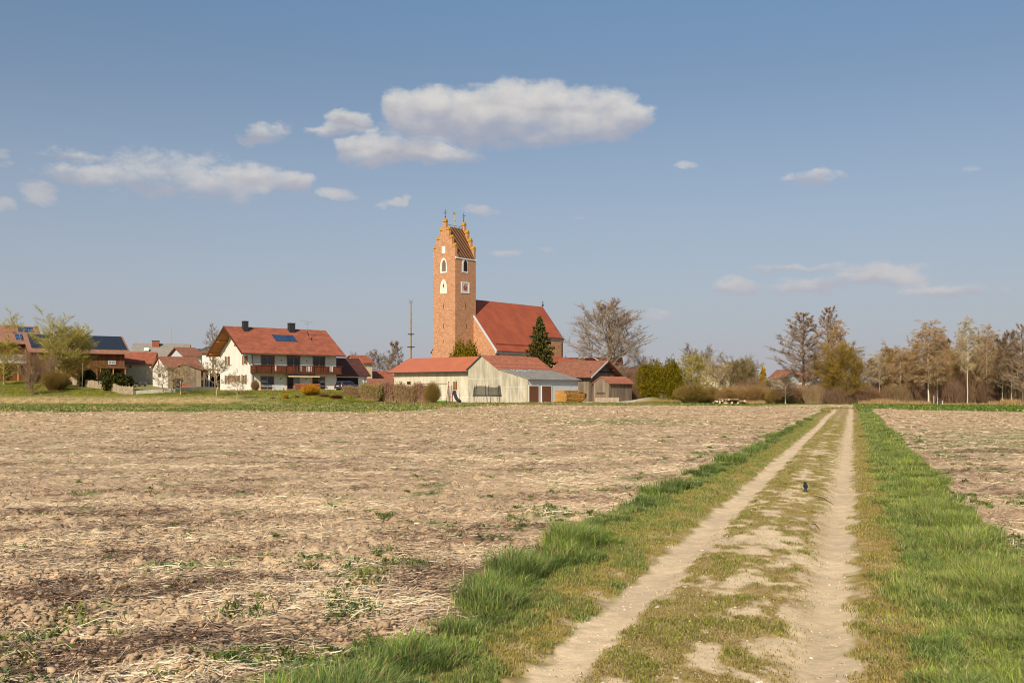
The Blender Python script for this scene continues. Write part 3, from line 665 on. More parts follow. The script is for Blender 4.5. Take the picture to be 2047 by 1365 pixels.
def tree_data(key, Ht=14., W=8., r0=.25, z0=.2, prof='round', n1=20, n2=8, n3=6, n4=3, up=.7, droop=0., bark=(120, 104, 86), twig=(120, 98, 80), leafn=0, leafc=None, leafs=.14, multi=1, tw=.011, seed=0, trunkbend=.3):
    rg = np.random.default_rng(seed); rnd = random.Random(seed)
    segs = {0: [], 1: [], 2: []}; tips = []
    def branch(p, d, L, r, n_, lev, curve):
        pts = [p]; d = d.copy()
        for i in range(n_):
            d = d + np.array([rnd.gauss(0, .13), rnd.gauss(0, .13), rnd.gauss(0, .08) + curve]); d /= np.linalg.norm(d)
            q = pts[-1] + d*L/n_; ra = r*(1-.8*i/n_); rb = r*(1-.8*(i+1)/n_)
            segs[lev].append((*pts[-1], *q, ra, rb)); pts.append(q)
        return pts, d
    for mi in range(multi):
        base = np.array([rnd.uniform(-.25, .25)*(multi > 1), rnd.uniform(-.25, .25)*(multi > 1), -.2]); top = Ht*(1 if mi == 0 else rnd.uniform(.75, .95))
        lean = np.array([rnd.gauss(0, .10*multi**.5), rnd.gauss(0, .10*multi**.5), 0])*(multi > 1)
        nt = 9; pts = [base]
        for i in range(nt):
            q = base + np.array([0, 0, (top+.2)*(i+1)/nt]) + lean*top*(i+1)/nt + np.array([rnd.gauss(0, trunkbend*.2), rnd.gauss(0, trunkbend*.2), 0])*(i+1)/nt*2
            segs[0].append((*pts[-1], *q, r0*(1-.92*i/nt)*(1.25 if i == 0 else 1), r0*(1-.92*(i+1)/nt))); pts.append(q)
        az = rnd.random()*6
        for i in range(n1//multi):
            t = (i+.5)/(n1//multi); t = t**.9; zz = z0 + (1-z0)*t*.97; f_ = zz*nt; k = min(nt-1, int(f_)); p = pts[k] + (pts[k+1]-pts[k])*(f_-k)
            az += 2.4 + rnd.gauss(0, .3); Lw = W/2*PROF[prof](t)*rnd.uniform(.8, 1.12); el = up*(.55+.7*t) + rnd.gauss(0, .12)
            d = np.array([math.cos(az)*math.cos(el), math.sin(az)*math.cos(el), math.sin(el)])
            L = Lw/max(.35, math.cos(el))*.92; L = min(L, W*.75)
            bp_, bd = branch(p, d, L, max(.025, r0*(.42 if prof != 'round' else .5)*(1-.7*t)), 5, 1, .10*(up > .3) - droop*.25)
            for j in range(n2):
                u = .18 + .8*(j+rnd.random())/n2; k2 = min(4, int(u*5)); p2 = bp_[k2] + (bp_[k2+1]-bp_[k2])*(u*5-k2)
                dd = (bp_[k2+1]-bp_[k2]); dd /= np.linalg.norm(dd)
                d2 = dd*.75 + np.array([rnd.gauss(0, .6), rnd.gauss(0, .6), rnd.gauss(.18-droop*.9, .35)]); d2 /= np.linalg.norm(d2)
                L2 = L*.42*(1.15-.6*u)*rnd.uniform(.6, 1.2)
                b2, _ = branch(p2, d2, L2, .022+.012*(1-u), 3, 2, .04 - droop*.45)
                for l in range(n3):
                    u3 = .15+.85*(l+rnd.random())/n3; k3 = min(2, int(u3*3)); p3 = b2[k3] + (b2[k3+1]-b2[k3])*(u3*3-k3)
                    dq = b2[k3+1]-b2[k3]; tips.append((*p3, *(dq/np.linalg.norm(dq)), L2*.5*rnd.uniform(.6, 1.2)))
    tp = np.array(tips); out = {}
    a = np.concatenate([np.array(segs[0]), np.array(segs[1])]); v, T = tubes(a[:, :3], a[:, 3:6], a[:, 6], a[:, 7], 6)
    cb = np.array(lin(*bark)); cl_ = np.where((np.arange(len(a)) < len(segs[0]))[:, None], cb[None], (cb*.35 + np.array(lin(*twig))*.85)[None]); cc = np.repeat(cl_*(1+rg.normal(0, .12, (len(a), 1))), 12, 0)
    out['trunk'] = npmesh(key+'_trunk', v, T, np.clip(cc, .01, .9), True); out['trunk'].materials.append(M['bark'])
    V, Ts, Cs = [], [], []; off = 0
    def put(v, T, c):
        nonlocal off
        V.append(v); Ts.append(T + off); Cs.append(np.clip(c, .008, .9)); off += len(v)
    a = np.array(segs[2]); v, T = tubes(a[:, :3], a[:, 3:6], a[:, 6]*.9, a[:, 7]*.9, 4); ct = np.array(lin(*twig))*1.3
    put(v, T, np.repeat(ct*(1+rg.normal(0, .12, (len(a), 1))), 8, 0))
    P = np.repeat(tp[:, :3], n4, 0); Dn = np.repeat(tp[:, 3:6], n4, 0) + rg.normal(0, .55, (len(tp)*n4, 3)) + np.array([0, 0, .15 - droop*1.5]); Dn /= np.linalg.norm(Dn, axis=1, keepdims=True)
    LL = np.repeat(tp[:, 6], n4)*rg.uniform(.5, 1.1, len(P)) + .12; E = P + Dn*LL[:, None]
    mid = (P+E)/2 + rg.normal(0, .03, P.shape) + np.array([0, 0, -.1*droop])
    for A, B_, ra, rb in ((P, mid, tw, tw*.8), (mid, E, tw*.8, tw*.35)):
        v, T = tubes(A, B_, np.full(len(A), ra), np.full(len(A), rb), 3); put(v, T, np.repeat(ct*(1+rg.normal(0, .18, (len(A), 1))), 6, 0))
    if leafn:
        k = rg.integers(0, len(P), leafn); LP = P[k] + (E-P)[k]*rg.random((leafn, 1)) + rg.normal(0, .12, (leafn, 3))
        v, T = tri_leaves(LP, rg.uniform(.5, 1.3, leafn)*leafs, rg); cl = mixcol(lin(*leafc[0]), lin(*leafc[1]), rg.random(leafn)**1.2)*1.25*(1+rg.normal(0, .12, (leafn, 1)))
        put(v, T, np.repeat(cl, 4, 0))
    out['crown'] = npmesh(key+'_crown', np.concatenate(V), np.concatenate(Ts), np.concatenate(Cs)); out['crown'].materials.append(M['leaf'])
    allp = np.concatenate([v_ for v_ in V]); out['H'] = float(np.percentile(allp[:, 2], 99.7)); out['W'] = float(2*np.percentile(np.hypot(allp[:, 0], allp[:, 1]), 96)*.96)
    return out
def spruce_data(key, Ht=12., W=7., seed=1, cols=((56, 66, 28), (116, 108, 44)), top=.0):
    rg = np.random.default_rng(seed); segs = [(0, 0, -.3, 0, 0, Ht, .22, .02)]; LP, LS = [], []; ang = 0
    for i in range(115):
        t = (i+1)/116; z = Ht*(.05+.94*t); r = W/2*(1-t)**.82*rg.uniform(.72, 1.15)+.15; ang += 2.4; c, s = math.cos(ang), math.sin(ang)
        tipz = z - r*.18*(1-t) + r*.28*t; segs.append((0, 0, z, c*r*.9, s*r*.9, tipz, .04*(1-t)+.012, .01))
        m_ = int(20+ r*50); u = rg.random(m_)**.55; w_ = rg.normal(0, 1, m_)*.20*r*(1.05-u)
        LP.append(np.stack([c*r*u - s*w_, s*r*u + c*w_, z + (tipz-z)*u - np.abs(rg.normal(0, .14, m_))*(.6+u) - .12*np.abs(w_)], -1)); LS.append(np.full(m_, .20)*rg.uniform(.6, 1.4, m_))
    a = np.array(segs); v, T = tubes(a[:, :3], a[:, 3:6], a[:, 6], a[:, 7], 5); out = {'H': Ht, 'W': W}
    out['trunk'] = npmesh(key+'_trunk', v, T, np.tile(lin(96, 76, 58), (len(v), 1)), True); out['trunk'].materials.append(M['bark'])
    P = np.concatenate(LP); S = np.concatenate(LS); v, T = tri_leaves(P, S*1.35, rg)
    cl = mixcol(lin(*cols[0]), lin(*cols[1]), rg.random(len(P)))
    out['W'] = float(2*np.percentile(np.hypot(P[:, 0], P[:, 1]), 98))
    out['crown'] = npmesh(key+'_crown', v, T, np.repeat(cl, 4, 0)); out['crown'].materials.append(M['leaf']); return out
def thuja_data(key, Ht=5., W=4., seed=1, n_=9000, cols=((62, 68, 12), (134, 120, 24)), lobes=9, pw=2.4):
    rg = np.random.default_rng(seed); V, T, C = [], [], []
    lc = np.stack([rg.uniform(-.26, .26, lobes)*W, rg.uniform(-.26, .26, lobes)*W, rg.uniform(.2, .5, lobes)*Ht], -1); lc[0] = (0, 0, Ht*.5)
    lr = rg.uniform(.25, .36, lobes)*W; lh = np.minimum(Ht-lc[:, 2], rg.uniform(.38, .52, lobes)*Ht); lh[0] = Ht*.5
    k = rg.integers(0, lobes, n_); d = rg.normal(size=(n_, 3)); d /= np.linalg.norm(d, axis=1, keepdims=True)
    lump = 1 + .13*np.sin(d[:, 0]*7+k)*np.sin(d[:, 1]*6+2*k)+.1*np.sin(d[:, 2]*11+d[:, 0]*9)
    P = lc[k] + d*np.stack([lr[k], lr[k], lh[k]], -1)*(lump*rg.uniform(.80, 1.04, n_))[:, None]
    P = P[P[:, 2] > 0.02]; W = float(2*np.percentile(np.hypot(P[:, 0], P[:, 1]), 96)); v, T = tri_leaves(P, rg.uniform(.16, .36, len(P)), rg)
    cl = mixcol(lin(*cols[0]), lin(*cols[1]), np.clip(rg.normal(.5, .3, len(P)), 0, 1))
    out = {'H': Ht, 'W': W}
    out['crown'] = npmesh(key+'_crown', v, T, np.repeat(cl, 4, 0)); out['crown'].materials.append(M['leaf'])
    v, T = tubes(np.array([[0, 0, -.3]]), np.array([[0, 0, Ht*.7]]), np.array([.14]), np.array([.03]), 6)
    out['trunk'] = npmesh(key+'_trunk', v, T, np.tile(lin(96, 76, 58), (len(v), 1))); out['trunk'].materials.append(M['bark']); return out
def shrub_data(key, Ht=2., W=2.4, seed=1, n_=2600, tw=(128, 98, 72), leafn=1800, leafc=((120, 84, 56), (150, 120, 60)), D=None, box=False, leafs=.10, r=.010):
    rg = np.random.default_rng(seed); D = D or W
    bx, by = rg.uniform(-.5, .5, n_)*W*(.9 if box else .45), rg.uniform(-.5, .5, n_)*D*(.8 if box else .45)
    if box:
        ex, ey = bx + rg.normal(0, .3, n_), by + rg.normal(0, .3, n_); ez = Ht*rg.uniform(.2, 1.0, n_)**.7*(1+.10*np.sin(bx*2.1+seed)+.07*np.sin(bx*5))
    else:
        th = rg.random(n_)*6.283; q = np.sqrt(rg.random(n_)); ex, ey = np.cos(th)*q*W/2, np.sin(th)*q*D/2; ez = Ht*np.sqrt(np.clip(1-(q*.86)**2, 0, 1))*rg.uniform(.3, 1.0, n_)**.6*(1 + .16*np.sin(th*3+seed)*q) + rg.normal(0, .05, n_)*Ht; ex, ey = ex*rg.uniform(.85, 1.12, n_), ey*rg.uniform(.85, 1.12, n_)
    P0 = np.stack([bx*.8, by*.8, np.full(n_, -.05)], -1); P2 = np.stack([ex, ey, ez], -1); P1 = P0*.45 + P2*.55 + rg.normal(0, .10, (n_, 3)); ct = np.array(lin(*tw))*1.3
    V, Ts, Cs, off = [], [], [], 0
    for A, B_, ra, rb in ((P0, P1, r*1.4, r), (P1, P2, r, r*.4)):
        v, T = tubes(A, B_, np.full(n_, ra), np.full(n_, rb), 3); V.append(v); Ts.append(T+off); off += len(v); Cs.append(np.repeat(ct*(1+rg.normal(0, .2, (n_, 1))), 6, 0))
    st = {'H': Ht, 'W': W}
    st['stems'] = npmesh(key+'_stems', np.concatenate(V), np.concatenate(Ts), np.clip(np.concatenate(Cs), .01, .9)); st['stems'].materials.append(M['bark'])
    k = rg.integers(0, n_, max(1, leafn)); u = rg.random((len(k), 1))**.5; LP = P1[k]*(1-u) + P2[k]*u + rg.normal(0, .09, (len(k), 3)); LP[:, 2] = np.abs(LP[:, 2])
    v, T = tri_leaves(LP, rg.uniform(.6, 1.3, len(k))*leafs, rg); cl = mixcol(lin(*leafc[0]), lin(*leafc[1]), rg.random(len(k)))*1.25*(1+rg.normal(0, .12, (len(k), 1)))
    st['crown'] = npmesh(key+'_crown', v, T, np.repeat(np.clip(cl, .01, .9), 4, 0)); st['crown'].materials.append(M['leaf']); return st
def plant(name, data, px, Y, top, label, cat, group=None, wpx=None, rz=None, base=None, X=None):
    """stands at photo column px, depth Y; its top reaches photo row `top`"""
    x = wx(px, Y) if X is None else X; z = float(H(x, Y, False)) if base is None else base
    hgt = hz(top, Y) - z; s = hgt/data['H']; sxy = s if wpx is None else (wpx/F*Y)/data['W']
    o = empty(name, (x, Y, z), random.random()*6.28 if rz is None else rz, label, cat, group); o.scale = (sxy, sxy, s)
    for part in ('trunk', 'stems', 'crown'):
        if part in data: link(part, data[part], None, o)
    return o

T_ = {}
T_['linden'] = tree_data('linden', 18, 15, .38, .12, 'linden', 58, 10, 8, 3, .68, 0, (152, 132, 110), (166, 148, 126), 2600, ((176, 112, 70), (150, 112, 74)), .13, seed=3, tw=.013)
T_['alder'] = tree_data('alder', 15, 9, .22, .16, 'alder', 44, 9, 8, 3, .4, 0, (124, 102, 84), (164, 140, 116), 1400, ((160, 124, 92), (176, 142, 104)), .09, seed=5, tw=.012)
T_['birch'] = tree_data('birch', 15, 6.5, .155, .28, 'narrow', 36, 9, 8, 4, .95, .5, (208, 192, 168), (176, 146, 112), 6500, ((206, 172, 84), (182, 146, 80)), .10, seed=6, tw=.010)
T_['birchpale'] = tree_data('birchpale', 15, 5.5, .16, .42, 'narrow', 34, 9, 8, 3, .95, .55, (210, 196, 172), (180, 160, 130), 7000, ((184, 172, 118), (190, 164, 104)), .11, seed=8, tw=.009)
T_['birchgold'] = tree_data('birchgold', 12, 7, .15, .2, 'dome', 38, 9, 8, 3, .8, .35, (190, 164, 132), (158, 126, 78), 8500, ((208, 166, 62), (184, 148, 68)), .10, seed=9, tw=.012)
T_['willow'] = tree_data('willow', 11, 9, .22, .06, 'dome', 46, 9, 7, 3, .95, .1, (140, 112, 72), (156, 128, 64), 17000, ((156, 128, 34), (132, 110, 40)), .12, seed=10, multi=2, tw=.012)
T_['garden'] = tree_data('garden', 10, 7.5, .24, .22, 'vase', 40, 9, 8, 3, .9, 0, (160, 138, 88), (168, 156, 92), 10000, ((190, 178, 70), (204, 176, 66)), .10, seed=12, multi=2, tw=.012)
T_['bare'] = tree_data('bare', 10, 5.5, .14, .25, 'vase', 26, 7, 6, 3, .9, 0, (132, 116, 98), (136, 116, 96), 0, seed=13, tw=.011)
T_['thin'] = tree_data('thin', 12, 4.5, .11, .25, 'narrow', 36, 9, 7, 3, .7, 0, (190, 168, 138), (146, 122, 96), 3500, ((146, 116, 70), (138, 114, 68)), .09, seed=14, tw=.011)
T_['fruit'] = tree_data('fruit', 4.6, 4.6, .11, .30, 'dome', 16, 7, 5, 3, .6, .05, (172, 152, 118), (166, 146, 114), 0, seed=15, tw=.010)
T_['fruit2'] = tree_data('fruit2', 4.6, 4.2, .10, .26, 'vase', 15, 7, 6, 3, .8, .05, (176, 152, 112), (178, 156, 118), 300, ((190, 160, 100), (160, 140, 90)), .07, seed=16, tw=.010)
T_['pollard'] = tree_data('pollard', 9, 4, .30, .45, 'vase', 16, 7, 5, 3, 1.0, 0, (156, 134, 88), (140, 124, 100), 0, seed=17)
T_['yellowtree'] = tree_data('yellowtree', 9, 7, .18, .12, 'dome', 36, 8, 7, 3, .8, .1, (160, 138, 92), (168, 150, 84), 9000, ((194, 176, 58), (170, 158, 60)), .11, seed=18, tw=.012)
T_['greenbush'] = tree_data('greenbush', 8, 10, .2, .05, 'dome', 44, 9, 6, 3, .7, 0, (120, 104, 80), (144, 126, 92), 12000, ((156, 142, 76), (142, 124, 72)), .12, seed=19, multi=2, tw=.012)
T_['spruce'] = spruce_data('spruce', 12, 8.0, 2)
T_['darkfir'] = spruce_data('darkfir', 10, 7, 3, ((26, 32, 18), (52, 56, 28)))
T_['thuja'] = thuja_data('thuja', 6, 4, 4)
T_['thujabig'] = thuja_data('thujabig', 7, 6, 5, 15000, ((74, 74, 8), (156, 132, 16)), 14)
T_['goldcypress'] = thuja_data('goldcypress', 5, 2, 6, 4000, ((150, 124, 20), (206, 166, 36)), 3)
T_['evergreen'] = thuja_data('evergreen', 2.4, 3.4, 7, 5000, ((40, 44, 16), (86, 80, 24)), 8)
T_['forsythia'] = shrub_data('forsythia', 2.4, 3.0, 8, 1800, (150, 116, 50), 6500, ((206, 150, 20), (178, 124, 24)), leafs=.11)
T_['redshrub'] = shrub_data('redshrub', 1.3, 2.4, 9, 1200, (110, 60, 52), 4000, ((124, 44, 44), (96, 44, 42)), leafs=.10)
T_['brown'] = shrub_data('brown', 2.2, 2.6, 10, 2600, (138, 108, 80), 2600, ((150, 112, 74), (120, 96, 60)))
T_['browntall'] = tree_data('browntall', 5, 4.4, .06, .03, 'vase', 40, 6, 5, 3, 1.15, 0, (150, 124, 98), (146, 120, 94), 500, ((130, 104, 78), (110, 90, 64)), .08, seed=11, multi=5, tw=.009)
T_['olive'] = shrub_data('olive', 2.4, 4.4, 12, 3600, (128, 104, 60), 5200, ((138, 116, 44), (112, 92, 44)), leafs=.12)
T_['russet'] = shrub_data('russet', 2.8, 5, 13, 2600, (150, 118, 78), 3200, ((160, 126, 66), (134, 110, 62)), leafs=.12)
T_['purple'] = shrub_data('purple', 3.4, 5, 14, 2400, (144, 114, 88), 2600, ((134, 100, 68), (124, 96, 60)), leafs=.12)
for k_, cs_ in (('hedgebrown', ((156, 124, 86), (130, 110, 66))), ('hedgepink', ((160, 112, 94), (140, 104, 82))), ('hedgegreen', ((146, 132, 62), (126, 114, 62)))):
    T_[k_] = shrub_data(k_, 1.9, 3.6, len(k_), 1900, (166, 136, 104), 6500, cs_, D=1.3, box=True, leafs=.14)
T_['wildscrub'] = shrub_data('wildscrub', 3.0, 7.0, 21, 2600, (150, 124, 92), 3000, ((156, 116, 74), (124, 98, 66)), D=4, box=True, leafs=.12, r=.013)
T_['darkscrub'] = shrub_data('darkscrub', 3.0, 7.0, 22, 2800, (124, 96, 76), 2800, ((110, 84, 62), (128, 98, 66)), D=4, box=True, leafs=.12, r=.014)
# ------------------------------------------------------------------ main white house with the long balcony
f = FR(502, 170, 40); zb = 2.0; hr = f.root('farmhouse', zb, 'large white two-storey house with red tiled roof and a long wooden balcony', 'house')
L_, W_ = f.tx(672), f.ty(440); ze = 6.75; zr = hz(651.5, 173.4) - zb - .25
gable_walls(L_, W_, ze, zr).build('wall', M['white'], hr)
sl = (zr-ze)/(W_/2)
rf = gable_roof(L_, W_, ze, zr, 1.0, 2.1, 1.4, .24).build('roof', M['tile'], hr)
q = MB(); # boarded soffit and barge boards under the gable overhang
for sg in (0, 1):
    ye = -.95 if sg == 0 else W_+.95; h = ze - sl*.95
    q.prism([(-2.05, ye, h-.09), (-2.05, W_/2, zr-.09), (-2.05, W_/2, zr-.0), (-2.05, ye, h-.0)], (2.0, 0, 0))
q.build('soffit', M['soffit'], rf)
q = MB()
for sg in (0, 1):
    ye = -1.05 if sg == 0 else W_+1.05; h = ze - sl*1.05
    q.prism([(-2.16, ye, h-.12), (-2.16, W_/2, zr-.12), (-2.16, W_/2, zr+.3), (-2.16, ye, h+.3)], (.05, 0, 0))
q.build('barge_board', M['darkwood'], rf)
for fr_ in (.0, .25, .5, .75, 1.0):
    y = W_*fr_; h = zr - abs(y - W_/2)*sl
    MB().box(-2.0, -.01, y-.11, y+.11, h-.36, h-.10).build('purlin', M['honeywood'], rf)
MB().box(-2.1, L_+1.4, -1.16, -1.03, ze-sl*1.0-.05, ze-sl*1.0+.12).build('gutter', M['zinc'], rf)
q = MB(); q.bars([(-.2, -1.0, ze-.75), (.25, -.12, ze-1.7), (.25, -.12, .1)], .055); q.build('downspout', M['zinc'], hr)
def on_roof(x, y): return zr + .23 - abs(y - W_/2)*sl
# chimneys
for cpx, top, yy, wdt in ((490, 643, W_/2-.9, .42), (582.5, 647, W_/2-.7, .55)):
    x = f.tx(cpx, yy); zz = f.z(top, x, yy) - zb
    c = MB().box(x-wdt, x+wdt, yy-.45, yy+.45, on_roof(x, yy)-.8, zz).build('chimney', M['chimney'], rf)
    MB().box(x-wdt-.06, x+wdt+.06, yy-.51, yy+.51, zz, zz+.1).build('chimney_cap', M['zinc'], c)
# roof solar collector
yb, yt = f.ty(0, 0), 0
yt_, yb_ = W_/2-2.1, W_/2-3.9
x0, x1 = f.tx(543, yt_), f.tx(586, yt_)
for i in range(3):
    a_, b_ = x0+(x1-x0)*i/3+.03, x0+(x1-x0)*(i+1)/3-.03
    pnl = MB(); pnl.prism([(a_, yb_, on_roof(0, yb_)+.04), (b_, yb_, on_roof(0, yb_)+.04), (b_, yt_, on_roof(0, yt_)+.04), (a_, yt_, on_roof(0, yt_)+.04)], (0, 0, .09)); s_ = pnl.build('solar_panel', M['zinc'], rf)
    g_ = MB(); g_.prism([(a_+.07, yb_+.07, on_roof(0, yb_+.07)+.134), (b_-.07, yb_+.07, on_roof(0, yb_+.07)+.134), (b_-.07, yt_-.07, on_roof(0, yt_-.07)+.134), (a_+.07, yt_-.07, on_roof(0, yt_-.07)+.134)], (0, 0, .01)); g_.build('glass', M['solarblue'], s_)
# aerial and dish
yy = W_/2-3.2; x = f.tx(614, yy); zt = f.z(642, x, yy)-zb
q = MB(); q.tube((x, yy, on_roof(x, yy)-.2), (x, yy, zt), .035)
q.tube((x-1.2, yy, zt-.05), (x+1.2, yy, zt-.05), .025)
for k in range(7): q.tube((x-1.1+k*.36, yy-.4, zt-.05), (x-1.1+k*.36, yy+.4, zt-.05), .015, n=4)
q.tube((x-.5, yy, zt-.45), (x+.5, yy, zt-.45), .02); q.build('aerial', M['alu'], rf)
dm = MB(); c0 = Vector((x-.05, yy-.25, on_roof(x, yy)+1.15)); ax = Vector((.75, -.55, .25)).normalized(); e1 = ax.orthogonal().normalized(); e2 = ax.cross(e1)
rings = [[tuple(c0 + ax*(r_*r_*.35) + (e1*math.cos(t*math.pi/8) + e2*math.sin(t*math.pi/8))*r_) for t in range(16)] for r_ in (.05, .3, .55)]
dm.add(rings[0]+rings[1]+rings[2], [(i, (i+1) % 16, 16+(i+1) % 16, 16+i) for i in range(16)] + [(16+i, 16+(i+1) % 16, 32+(i+1) % 16, 32+i) for i in range(16)] + [tuple(range(16))])
dm.tube(tuple(c0), tuple(c0+ax*.9-Vector((0, 0, .3))), .02); dm.tube(tuple(c0+ax*.82-Vector((0, 0, .3))), tuple(c0+ax*.98-Vector((0, 0, .3))), .07); dm.build('satellite_dish', M['zinc'], rf)
# windows of the garden front
for a_, b_ in ((521, 549), (573, 600), (625, 650)):
    window(hr, 'y', f.tx(a_), f.tx(b_), 3.12, f.z(712.5, f.tx(a_))-zb, t=.11)
    s0 = f.tx(a_); MB().box(s0, f.tx(b_), -.13, -.052, f.z(712.5, s0)-zb, f.z(712.5, s0)-zb+.12).build('lintel_board', M['darkwood'], hr)
for i, (a_, b_) in enumerate(((520.5, 548), (573, 599), (624, 650))):
    w_ = window(hr, 'y', f.tx(a_), f.tx(b_), .12, 2.45, t=.12)
    u0, u1 = f.tx(a_), f.tx(b_)
    if i != 1:
        q = MB()
        for h_ in (.55, 1.3): q.box(u0+.16+(u1-u0)*.5*(i == 2), (u0+u1)/2-.1 if i == 0 else u1-.16, -.036, -.022, h_, h_+.45)
        if i == 0: q.box((u0+u1)/2+.12, u1-.16, -.036, -.022, .55, 1.0)
        q.build('curtain', M['glasslight'], w_)
    else: MB().box((u0+u1)/2+.1, u1-.15, -.036, -.022, .3, 2.25).build('curtain', M['glasslight'], w_)
# shuttered windows of the gable end
for cpx, t_, b_ in ((455, 712, 729.5), (490, 710.5, 728.5), (455, 750, 767), (466, 750, 764), (476, 750, 763), (488.5, 749, 767)):
    y = f.ty(cpx); z1, z0_ = f.z(t_, 0, y)-zb, f.z(b_, 0, y)-zb
    w_ = window(hr, 'x', y-.55, y+.55, z0_, z1, fm='whitetrim')
    MB().box(-.12, -.055, y-.95, y-.5, z0_, z1).build('shutter', M['shutter'], hr)
    MB().box(-.12, -.055, y+.5, y+.95, z0_, z1).build('shutter', M['shutter'], hr)
y = f.ty(470.5); window(hr, 'x', y-.5, y+.4, f.z(692, 0, y)-zb, f.z(688, 0, y)-zb, mull=0)
# balcony
bal0, bal1 = -.15, L_+.35
fl = MB().box(bal0, bal1, -1.45, -.01, 2.92, 3.08).build('balcony', M['darkwood'], hr)
q = MB(); random.seed(3); x = bal0
gaps = [f.tx(p_, -1.4) for p_ in (550, 552, 554, 568, 571, 592, 597, 601, 614, 616.5, 619, 622, 642, 646, 660, 663, 665)]
while x < bal1-.1:
    skip = any(abs(x+.08-g) < .07 for g in gaps)
    if not skip: q.box(x, x+.155, -1.47, -1.43, 3.10, 4.22)
    x += .165
q.build('balustrade', M['balcony'], fl)
q = MB(); q.box(bal0-.05, bal1+.05, -1.56, -1.40, 4.24, 4.36); q.box(bal0, bal1, -1.43, -1.36, 3.28, 3.36); q.box(bal0, bal1, -1.54, -1.48, 2.88, 3.24); q.box(bal0, bal0+.06, -1.4, -.02, 3.08, 4.24); q.box(bal1-.06, bal1, -1.4, -.02, 3.08, 4.24); q.build('handrail', M['darkwood'], fl)
for i in range(7): xx = bal0+.3+(bal1-bal0-.6)*i/6; MB().box(xx-.07, xx+.07, -1.60, -1.545, 2.9, 4.22).build('baluster_post', M['darkwood'], fl)
q = MB(); a_, b_ = f.tx(573, -.5), f.tx(638, -1.2); q.prism([(a_, -.02, 2.5), (a_, -1.5, 2.32), (a_, -1.5, 2.5), (a_, -.02, 2.6)], (b_-a_, 0, 0)); q.build('awning', M['awning'], hr)
for cpx, zz in ((562, 5.25), (613, 5.2), (561, 2.05), (612, 2.0)):
    x = f.tx(cpx); MB().tube((x, -.02, zz), (x, -.2, zz), .11, .06).build('wall_lamp', M['zinc'], hr)
# terrace furniture
def bench(px, off, L, colr, label, back=True):
    x = f.tx(px, off); wxx, wyy = f.w(x, off); o = empty('garden_bench', (wxx, wyy, float(H(wxx, wyy, False))), f.th, label, 'bench')
    q = MB(); [q.box(0, L, k*.13, k*.13+.11, .42, .46) for k in range(3)]; q.build('seat', M[colr], o)
    if back: q = MB(); [q.box(0, L, .42, .45, .55+k*.14, .65+k*.14) for k in range(3)]; q.build('backrest', M[colr], o)
    for xx in (.1, L-.16): MB().box(xx, xx+.06, .02, .44, 0, .42).build('leg', M[colr], o)
bench(546, -1.3, 2.3, 'greywhite', 'pale garden bench against the house wall left of the terrace door')
x = f.tx(590, -2.4); wxx, wyy = f.w(x, -2.4); sc_o = empty('timber_screen', (wxx, wyy, float(H(wxx, wyy, False))), f.th, 'orange-brown timber screen in front of the terrace', 'screen')
q = MB(); [q.box(k*.22, k*.22+.19, 0, .04, .1, 1.05) for k in range(22)]; q.build('boards', M['redpaint'], sc_o); q = MB(); q.box(-.05, 4.9, -.03, .07, 1.06, 1.16); q.build('rail', M['honeywood'], sc_o); [MB().box(xx, xx+.1, .05, .15, 0, 1.05).build('post', M['honeywood'], sc_o) for xx in (0, 2.3, 4.7)]

# ------------------------------------------------------------------ garage and car
g = FR(672.5, 184, 40); gz = 2.0
Lg = g.tx(733); Wg = 7.5; zeg = g.z(748, 0, -.6)-gz; zrg = g.z(717.5, 2, 3.7)-gz
gr, grf = house('garage', 'low white garage with a dark brown roof joined to the right of the white house', g, gz, Lg, Wg, zeg, zrg, 'white', 'tilebrown', ov=.5, og=.6, cat='garage')
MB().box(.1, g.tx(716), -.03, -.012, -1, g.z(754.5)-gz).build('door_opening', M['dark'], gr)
q = MB(); q.bars([(Lg-.1, -.55, zeg-.3), (Lg-.5, -.1, zeg-.9), (Lg-.5, -.1, 0)], .05); q.build('downspout', M['zinc'], gr)
q = MB()
sl2 = (zrg-zeg)/(Wg/2); q.prism([(Lg+.6, -.5, zeg-sl2*.5), (Lg+.6, Wg/2, zrg), (Lg+.6, Wg/2, zrg+.32), (Lg+.6, -.5, zeg-sl2*.5+.32)], (.06, 0, 0)); q.build('barge_board', M['honeywood'], grf)

